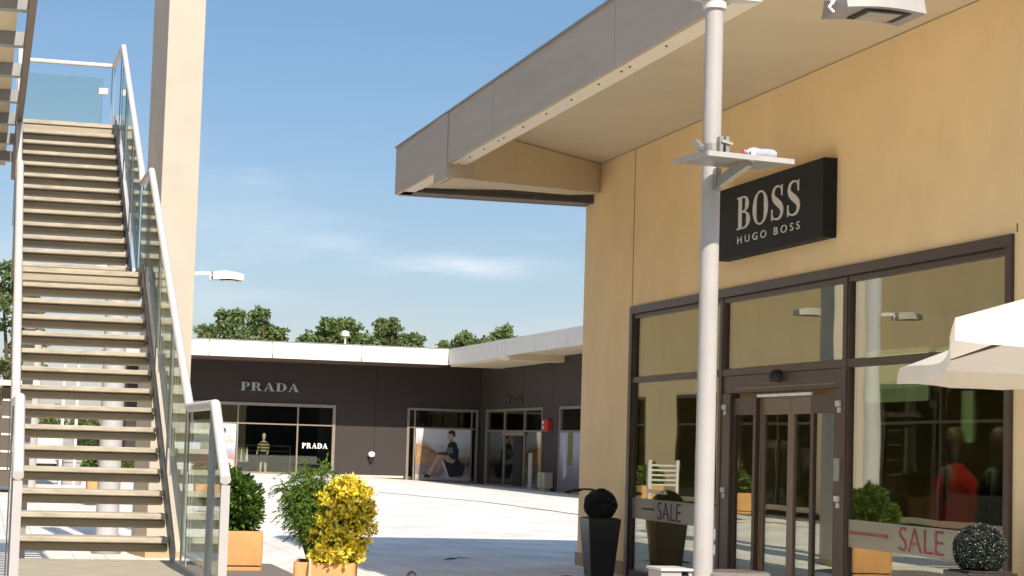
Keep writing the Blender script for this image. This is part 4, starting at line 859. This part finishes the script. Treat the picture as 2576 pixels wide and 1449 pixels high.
def shrub_pitto(x, y, z, rx, rz_, n, label, seed=1, L=.085, grp=None):
    rnd = random.Random(seed); t = thing('potted_shrub', (x, y, z), label, 'shrub', grp); mb = MB()
    for k in range(n):      # rosettes on a domed surface
        d = rv(rnd); rad = rnd.uniform(.55, 1.02)*(1+.10*math.sin(5*d.x+3*d.z)); c = Vector((x+d.x*rx*rad, y+d.y*rx*rad, z+rz_*.92+d.z*rz_*rad))
        if c.z < z+.02: continue
        ax = (d*.7+Vector((0, 0, .8))).normalized()
        for j in range(7):
            s = rv(rnd); dv = (ax*.55+s*.9).normalized(); leafpanel(mb, c, L*rnd.uniform(.6, 1.1), L*.36, dv, rnd)
    mb.build('foliage', PITTO, t)
    m2 = MB()
    for j in range(7): 
        a = rnd.uniform(0, 6.28); m2.tube([(x, y, z-.02), (x+.4*rx*math.cos(a), y+.4*rx*math.sin(a), z+rz_*.8), (x+.7*rx*math.cos(a), y+.7*rx*math.sin(a), z+rz_*1.3)], [.012, .008, .004], 5)
    m2.build('stems', BARK, t); return t
planter(3.39, 27.2, .64, .53, R_(2), 'square terracotta planter with a rounded green shrub, right beside the stair rail')
shrub_pitto(3.34, 27.2, .33, .40, .43, 1300, 'rounded glossy green shrub in the terracotta planter by the stair rail', 2, .10)
planter(3.10, 18.20, .56, .50, R_(-13), 'square terracotta planter holding the tall yellow and green shrubs')
def nandina(x, y, z, label, seed=5, W=.42, H=.95, n=26):
    rnd = random.Random(seed); t = thing('potted_shrub', (x, y, z), label, 'shrub'); lf = MB(); st = MB()
    for k in range(n):
        a = rnd.uniform(0, 2*math.pi); rr_ = rnd.uniform(.1, 1)**.7; h = H*rnd.uniform(.45, 1.0)*(1.05-.30*rr_); tip = Vector((x+math.cos(a)*W*rr_, y+math.sin(a)*W*.9*rr_, z+h))
        base = Vector((x+math.cos(a)*.06, y+math.sin(a)*.06, z)); mid = base.lerp(tip, .55)+Vector((0, 0, .12)); st.tube([base, mid, tip], [.006, .004, .002], 5)
        for m_ in range(24):      # fronds off each stem
            u = rnd.uniform(.25, 1.0); p = base.lerp(mid, u*2) if u < .5 else mid.lerp(tip, u*2-1)
            d = rv(rnd); d.z = abs(d.z)*.5-.15; d.normalize(); Lf = rnd.uniform(.07, .17)
            for q in range(13):
                c = p+d*Lf*q/12+Vector((0, 0, -.05*(q/10)**2)); s = rv(rnd); dv = (d*.8+s*.7+Vector((0, 0, -.25))).normalized(); leaf(lf, c, rnd.uniform(.026, .05), .012, dv, .15, rnd)
    lf.build('foliage', NANDINA, t); st.build('stems', BARK, t); return t
nandina(3.00, 18.22, .47, 'tall feathery green shrub behind the yellow one in the near terracotta planter', 5, .37, 1.03, 84)
def golden(x, y, z, label, seed=9):
    rnd = random.Random(seed); t = thing('potted_shrub', (x, y, z), label, 'shrub'); mb = MB(); g = MB(); st = MB()
    tips = []
    for k in range(270):
        u = rnd.random(); hh = z+.05+.72*u; half = (.15+.10*math.sin(math.pi*min(1, u*.85+.12))**1.2+.012*math.sin(u*19))*(1.0 if u < .88 else .78); cx = x-.03+.10*u
        a = rnd.uniform(0, 6.28); r = half*rnd.uniform(.5, 1.0); tips.append(Vector((cx+math.cos(a)*r*1.15, y+math.sin(a)*r*.9, hh+rnd.uniform(-.03, .03))))
    for p in tips:
        base = Vector((x+rnd.uniform(-.04, .04), y, z)); st.tube([base, base.lerp(p, .6)+Vector((0, 0, .05)), p], [.006, .004, .0025], 5)
        for q in range(24):
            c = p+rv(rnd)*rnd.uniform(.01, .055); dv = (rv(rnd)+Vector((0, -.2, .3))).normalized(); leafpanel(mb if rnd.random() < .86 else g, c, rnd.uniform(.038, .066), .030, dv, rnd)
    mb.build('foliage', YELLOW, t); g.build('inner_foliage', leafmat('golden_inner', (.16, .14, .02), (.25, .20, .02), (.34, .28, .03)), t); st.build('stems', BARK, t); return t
golden(3.18, 18.02, .47, 'bright golden yellow leaved shrub spilling over the near terracotta planter')
# white pipe end hanging over the planter rim
tag(smooth_angle(MB().tube([(2.93, 17.97, .49), (2.91, 17.93, .53), (2.90, 17.875, .53), (2.895, 17.845, .48), (2.895, 17.84, .3), (2.895, 17.84, 0)], .011, 8).build('water_pipe', mat('beige_hose', (.45, .38, .28), .6))), 'thin beige irrigation pipe looped over the near planter rim', 'pipe')
# black tapered planters with clipped balls
def topiary(x, y, label, r=.205):
    t = thing('planter', (x, y, 0), label, 'planter', 'black tapered planters by the shop front'); h = .73
    a, b = .15, .215
    m = MB(); m.hexa([(x-a, y-a, 0), (x+a, y-a, 0), (x+a, y+a, 0), (x-a, y+a, 0)], [(x-b, y-b, h), (x+b, y-b, h), (x+b, y+b, h), (x-b, y+b, h)]); m.build('pot', BLACKPOT, t, bevel=.012); MB().box((x-.18, y-.18, h+.001), (x+.18, y+.18, h+.01)).build('soil', SOIL, t)
    return t
def ball(x, y, label, seed):
    rnd = random.Random(seed); t = thing('topiary_ball', (x, y, .72), label, 'topiary', 'clipped ball plants'); mb = MB(); c0 = Vector((x, y, .90)); sp_ = MB()
    for k in range(13000):
        d = rv(rnd); d.z *= 1.0; r = .190*rnd.uniform(.88, 1.05)+.004*math.sin(9*d.x+7*d.z); c = c0+Vector((d.x*r*1.06, d.y*r*1.06, d.z*r*1.0)); leaf(mb, c, .022, .014, (rv(rnd)+d*.4), .2, rnd)
    for k in range(120):  # pale specks put in as colour for glints on the glossy leaves
        d = rv(rnd); r = .206; c = c0+Vector((d.x*r*1.06, d.y*r*1.06, d.z*r)); leafpanel(sp_, c, .009, .007, (rv(rnd)), rnd)
    mb.build('foliage', BOXWOOD, t); sp_.build('glint_specks', mat('pale_glint_paint', (.38, .38, .41), .6), t); smooth_angle(MB().lathe((x, y, .90), [(.172*math.sin(math.pi*k/10)+.001, -.172*math.cos(math.pi*k/10)) for k in range(11)], 16).build('inner_mass', mat('dark_core', (.008, .01, .006), .9), t)); return t
topiary(7.585, 24.09, 'black tapered planter with clipped ball, between the wall corner and the shop window'); ball(7.585, 24.09, 'dark clipped ball plant in the far black planter by the wall corner', 21)
topiary(7.60, 14.2, 'black tapered planter in the lower right corner by the shop window'); ball(7.60, 14.2, 'dark clipped ball plant dotted with tiny painted glints in the lower right corner', 22)
# black spot on a curved arm at the wall corner
hk = thing('wall_spotlight', (7.9, 25.4, 1.2), 'small black spotlight on a curved arm by the wall corner planter', 'spotlight')
MB().tube([(8.0, 25.4, .98), (7.88, 25.4, 1.06), (7.76, 25.4, 1.065), (7.68, 25.4, 1.04)], .014, 8).build('arm', RUBBER, hk); smooth_angle(MB().tube([(7.72, 25.4, 1.055), (7.62, 25.4, 1.035), (7.49, 25.4, 1.015)], [.02, .03, .018], 10).build('lamp_head', RUBBER, hk)); MB().tube([(7.66, 25.38, 1.02), (7.53, 25.38, .99)], .010, 6).build('lens', CHROME, hk)
for i, (x, y, lb) in enumerate(((6.55, 27.6, 'dark dry leaf on the shaded paving nearest the sunlit edge'), (6.2, 26.9, 'small dark dry leaf left of the others on the shaded paving'), (6.95, 23.8, 'curled dry leaf on the shaded paving close to the lower edge'))):
    lf_ = MB(); leafpanel(lf_, (x, y, .012), .22, .07, Vector((1, .25*(i-1), .02)), random.Random(i+70)); tag(lf_.build('fallen_leaf', mat('dry_leaf', (.10, .075, .05), .8)), lb, 'leaf')
# bronze bollard top
bo = thing('bollard', (4.05, 18.5, 0), 'small brown rounded bollard cut by the lower edge of the picture', 'bollard')
smooth_angle(MB().tube([(4.03, 18.5, 0), (4.02, 18.5, .20), (3.985, 18.5, .32), (3.97, 18.5, .375), (3.965, 18.5, .395)], [.07, .068, .056, .038, .015], 16).build('post', mat('bronze', (.13, .065, .045), .5, .2, var=.3, scale=12), bo)); smooth_angle(MB().tube([(3.972, 18.497, .345), (3.968, 18.497, .38), (3.962, 18.497, .402)], [.05, .041, .014], 14).build('cap', mat('grey_cap', (.13, .115, .09), .6), bo))

# ================================================================== MIRRORED PLAZA PIECES
bn = thing('notice_board', (3.15, 37, 0), 'white slatted stand, seen only mirrored in the left shop pane', 'notice board')
mb = MB()
for x in (2.87, 3.44): mb.box((x-.03, 36.9, 0), (x+.03, 37.0, 1.42)); 
mb.build('post', WHITEM2, bn)
mb = MB()
for k in range(5): mb.box((2.9, 36.93, .92+.095*k), (3.41, 36.97, .955+.095*k))
mb.build('slats', WHITEM2, bn)
for i, (x, y) in enumerate(((-3.2, 30), (-3.4, 50), (-3.4, 57), (2.9, 51))):
    lb = ['terracotta planter with low green shrub opposite the lamp', 'terracotta planter left of the opposite doorway', 'last terracotta planter along the opposite front', 'far terracotta planter seen between the stair treads'][i]
    planter(x, y, .7, .55, 0, lb); shrub_pitto(x, y, .5, .42, .36, 260, lb.replace('terracotta planter', 'green shrub in the planter'), 30+i, .13)

# ================================================================== BEHIND THE STAIRS
hd = MB(); rnd = random.Random(4)
def hedge(x0, x1, y, z0, z1, n, name, label, m=HEDGE, L=.10, dep=1.2):
    mb = MB(); rnd = random.Random(int(x0*10+y))
    for k in range(n):
        x = rnd.uniform(x0, x1); zt = z1*(1+.08*math.sin(x*3.1)+.06*math.sin(x*7.7)); c = Vector((x, y+rnd.uniform(-.1, dep), rnd.uniform(z0, zt))); leaf(mb, c, L*rnd.uniform(.7, 1.4), L*.55, None, .2, rnd)
    t = thing(name, ((x0+x1)/2, y, z0), label, 'hedge'); mb.build('foliage', m, t); MB().box((x0+.1, y+.15, z0), (x1-.1, y+dep-.2, z1*.86)).build('inner_mass', mat('hedge_core', (.02, .03, .01), .9), t); return t
hedge(2.0, 6.2, 84, 0, .95, 9000, 'hedge', 'long low green hedge beyond the plaza, seen between the treads')
hedge(3.9, 6.6, 96, 0, 2.3, 6000, 'hedge', 'taller bright green hedge behind the low one', HEDGE, .13, 1.5)
eb = thing('kiosk', (1.2, 60, 0), 'dark framed kiosk with white corner post, seen between the left treads', 'kiosk')
MB().box((.45, 60, 0), (1.10, 63, 2.9)).build('body', mat('kiosk_brown', (.09, .07, .05), .6), eb); MB().box((1.12, 59.9, 0), (1.22, 60.1, 4.6)).build('trim_post', LIP, eb); smooth_angle(MB().lathe((1.38, 60, 0), [(.16, 0), (.16, 4.6)], 20).build('corner_post', WHITEM, eb))
mb = MB()
for z in (.5, 1.0, 1.5, 2.0, 2.5): mb.box((.5, 59.97, z), (1.08, 59.99, z+.06))
mb.build('shutter_rail', LIP, eb); MB().box((.2, 59.5, 2.95), (1.5, 63, 3.1)).build('roof', LIP, eb)
vn = thing('delivery_trailer', (2.4, 70, 0), 'white box trailer parked beyond the hedge line', 'trailer')
MB().box((1.75, 70, .55), (2.55, 74, 1.85)).build('body', WHITEM2, vn, bevel=.04); MB().box((2.62, 70.2, .7), (3.0, 70.8, 1.8)).build('cab', GREYST, vn)
for y in (70.8, 73): MB().tube([(1.78, y, .3), (1.95, y, .3)], .3, 16).build('wheel', RUBBER, vn); MB().tube([(2.35, y, .3), (2.5, y, .3)], .3, 16).build('wheel', RUBBER, vn)
for x, lb in ((2.22, 'thin white light mast left of its twin, behind the stairs'), (2.62, 'thin white light mast right of its twin, behind the stairs')):
    t = thing('light_mast', (x, 60, 0), lb, 'light mast', 'light masts behind the stairs'); MB().tube([(x, 60, 0), (x, 60, 3.95)], .05, 10).build('pole', WHITEM2, t)
    smooth_angle(MB().lathe((x, 59.9, 3.75), [(.05, 0), (.13, .05), (.14, .28), (.06, .33)], 14).build('lamp_head', mat('cream_lamp', (.66, .6, .36), .5), t)); MB().lathe((x-.1, 60, 3.25), [(.05, 0), (.10, .05), (.10, .2), (.05, .25)], 12).build('side_lamp', WHITEM2, t)
wp = thing('round_planter', (2.66, 63.7, 0), 'pale grey round planter on the sunlit paving between the treads', 'planter'); smooth_angle(MB().lathe((2.66, 63.7, 0), [(.36, 0), (.42, .7), (.46, .72), (.46, .78), (.40, .78)], 24).build('pot', WHITEM, wp))

# ================================================================== TREES
def tree(x, y, lobes, label, seed, trunk_h=4.5, leafL=.27, dens=1.0, m=OAK, grp='oak trees beyond the far shop'):
    """lobes: (dx, z, r) clump masses that make the crown"""
    rnd = random.Random(seed); t = thing('oak_tree', (x, y, 0), label, 'tree', grp); mb = MB(); br = MB()
    br.tube([(x, y, 0), (x+.1, y, trunk_h*.5), (x, y+.1, trunk_h)], [.32, .24, .18], 10)
    for dx, z, r in lobes:
        c0 = Vector((x+dx, y+rnd.uniform(-.5, .5), z)); br.tube([(x, y, trunk_h*.8), Vector((x, y, trunk_h)).lerp(c0, .6)+Vector((0, 0, -.2)), c0], [.12, .07, .03], 6)
        for k in range(int(26*dens*r*r)+6):
            d = rv(rnd); cc = c0+Vector((d.x*r, d.y*r, d.z*r*.8))*rnd.uniform(.45, 1.05); rr_ = rnd.uniform(.22, .48)
            for q in range(int(34*dens)):
                e = rv(rnd); leaf(mb, cc+Vector((e.x, e.y, e.z*.8))*rr_*rnd.uniform(.3, 1), leafL*rnd.uniform(.6, 1.2), leafL*.62, None, .2, rnd)
    mb.build('crown', m, t); br.build('trunk', BARK, t); return t
YT_ = 112
tree(13.0, YT_, [(-.9, 6.9, 1.0), (0, 7.4, 1.1), (.3, 8.2, .65), (-.2, 8.5, .35), (.5, 8.7, .3), (1.1, 6.8, .8), (-1.2, 7.5, .5)], 'leafy oak crown furthest left above the white fascia', 41)
tree(15.2, YT_+1, [(.0, 7.0, .9), (-.6, 7.9, .5), (-.45, 8.6, .35), (-.1, 8.75, .25), (.7, 7.5, .55), (.9, 6.9, .6), (.2, 8.0, .3)], 'narrow two topped oak just right of the leftmost crown', 42)
tree(19.4, YT_, [(-1.3, 6.9, 1.0), (-.4, 7.6, 1.0), (.3, 7.7, .9), (-.7, 8.2, .5), (.4, 8.3, .55), (1.0, 7.2, 1.0), (-1.9, 7.1, .5)], 'broad dense oak crown behind the rooftop lamp', 43)
tree(22.3, YT_+1, [(-.9, 7.2, .8), (-.3, 8.0, .35), (.2, 7.8, .45), (.35, 8.45, .4), (-.3, 8.5, .2), (1.0, 7.3, .85), (1.6, 7.5, .6), (.3, 6.8, .8)], 'oak with a thin top spray right of the rooftop lamp', 44)
tree(26.5, YT_, [(-.6, 7.2, .7), (0, 7.4, .75), (.5, 7.2, .7), (.2, 7.85, .3)], 'small round oak crown where the two white fascias meet', 45)
tree(28.9, YT_, [(-.8, 7.3, .6), (0, 7.7, .65), (.6, 7.6, .5), (.2, 8.3, .3), (1.2, 7.6, .4)], 'oak crown rising over the angled white fascia', 46)
tree(32.5, YT_, [(-.2, 8.1, .45), (.6, 8.0, .4)], 'top of an oak barely showing over the angled fascia', 47, grp='oak trees beyond the far shop')
tree(9.9, YT_+2, [(0, 6.6, .7), (.8, 6.5, .6), (-.9, 6.6, .6)], 'low oak top peeping over the roof beside the pillar', 48)
tree(.9, 78, [(0, 6.2, 1.1), (-.5, 7.4, 1.0), (.5, 5.0, .9), (.2, 4.0, .9), (-.6, 3.0, .9), (.6, 6.6, .5)], 'leafy tree behind the left stair treads', 49, 3.0, .22, .9, OAK, None)
tree(4.4, 125, [(0, 2.6, .9), (.7, 2.2, .7), (-.7, 2.0, .7)], 'small pale tree low between the treads', 50, 1.5, .2, .7, HEDGE, None)
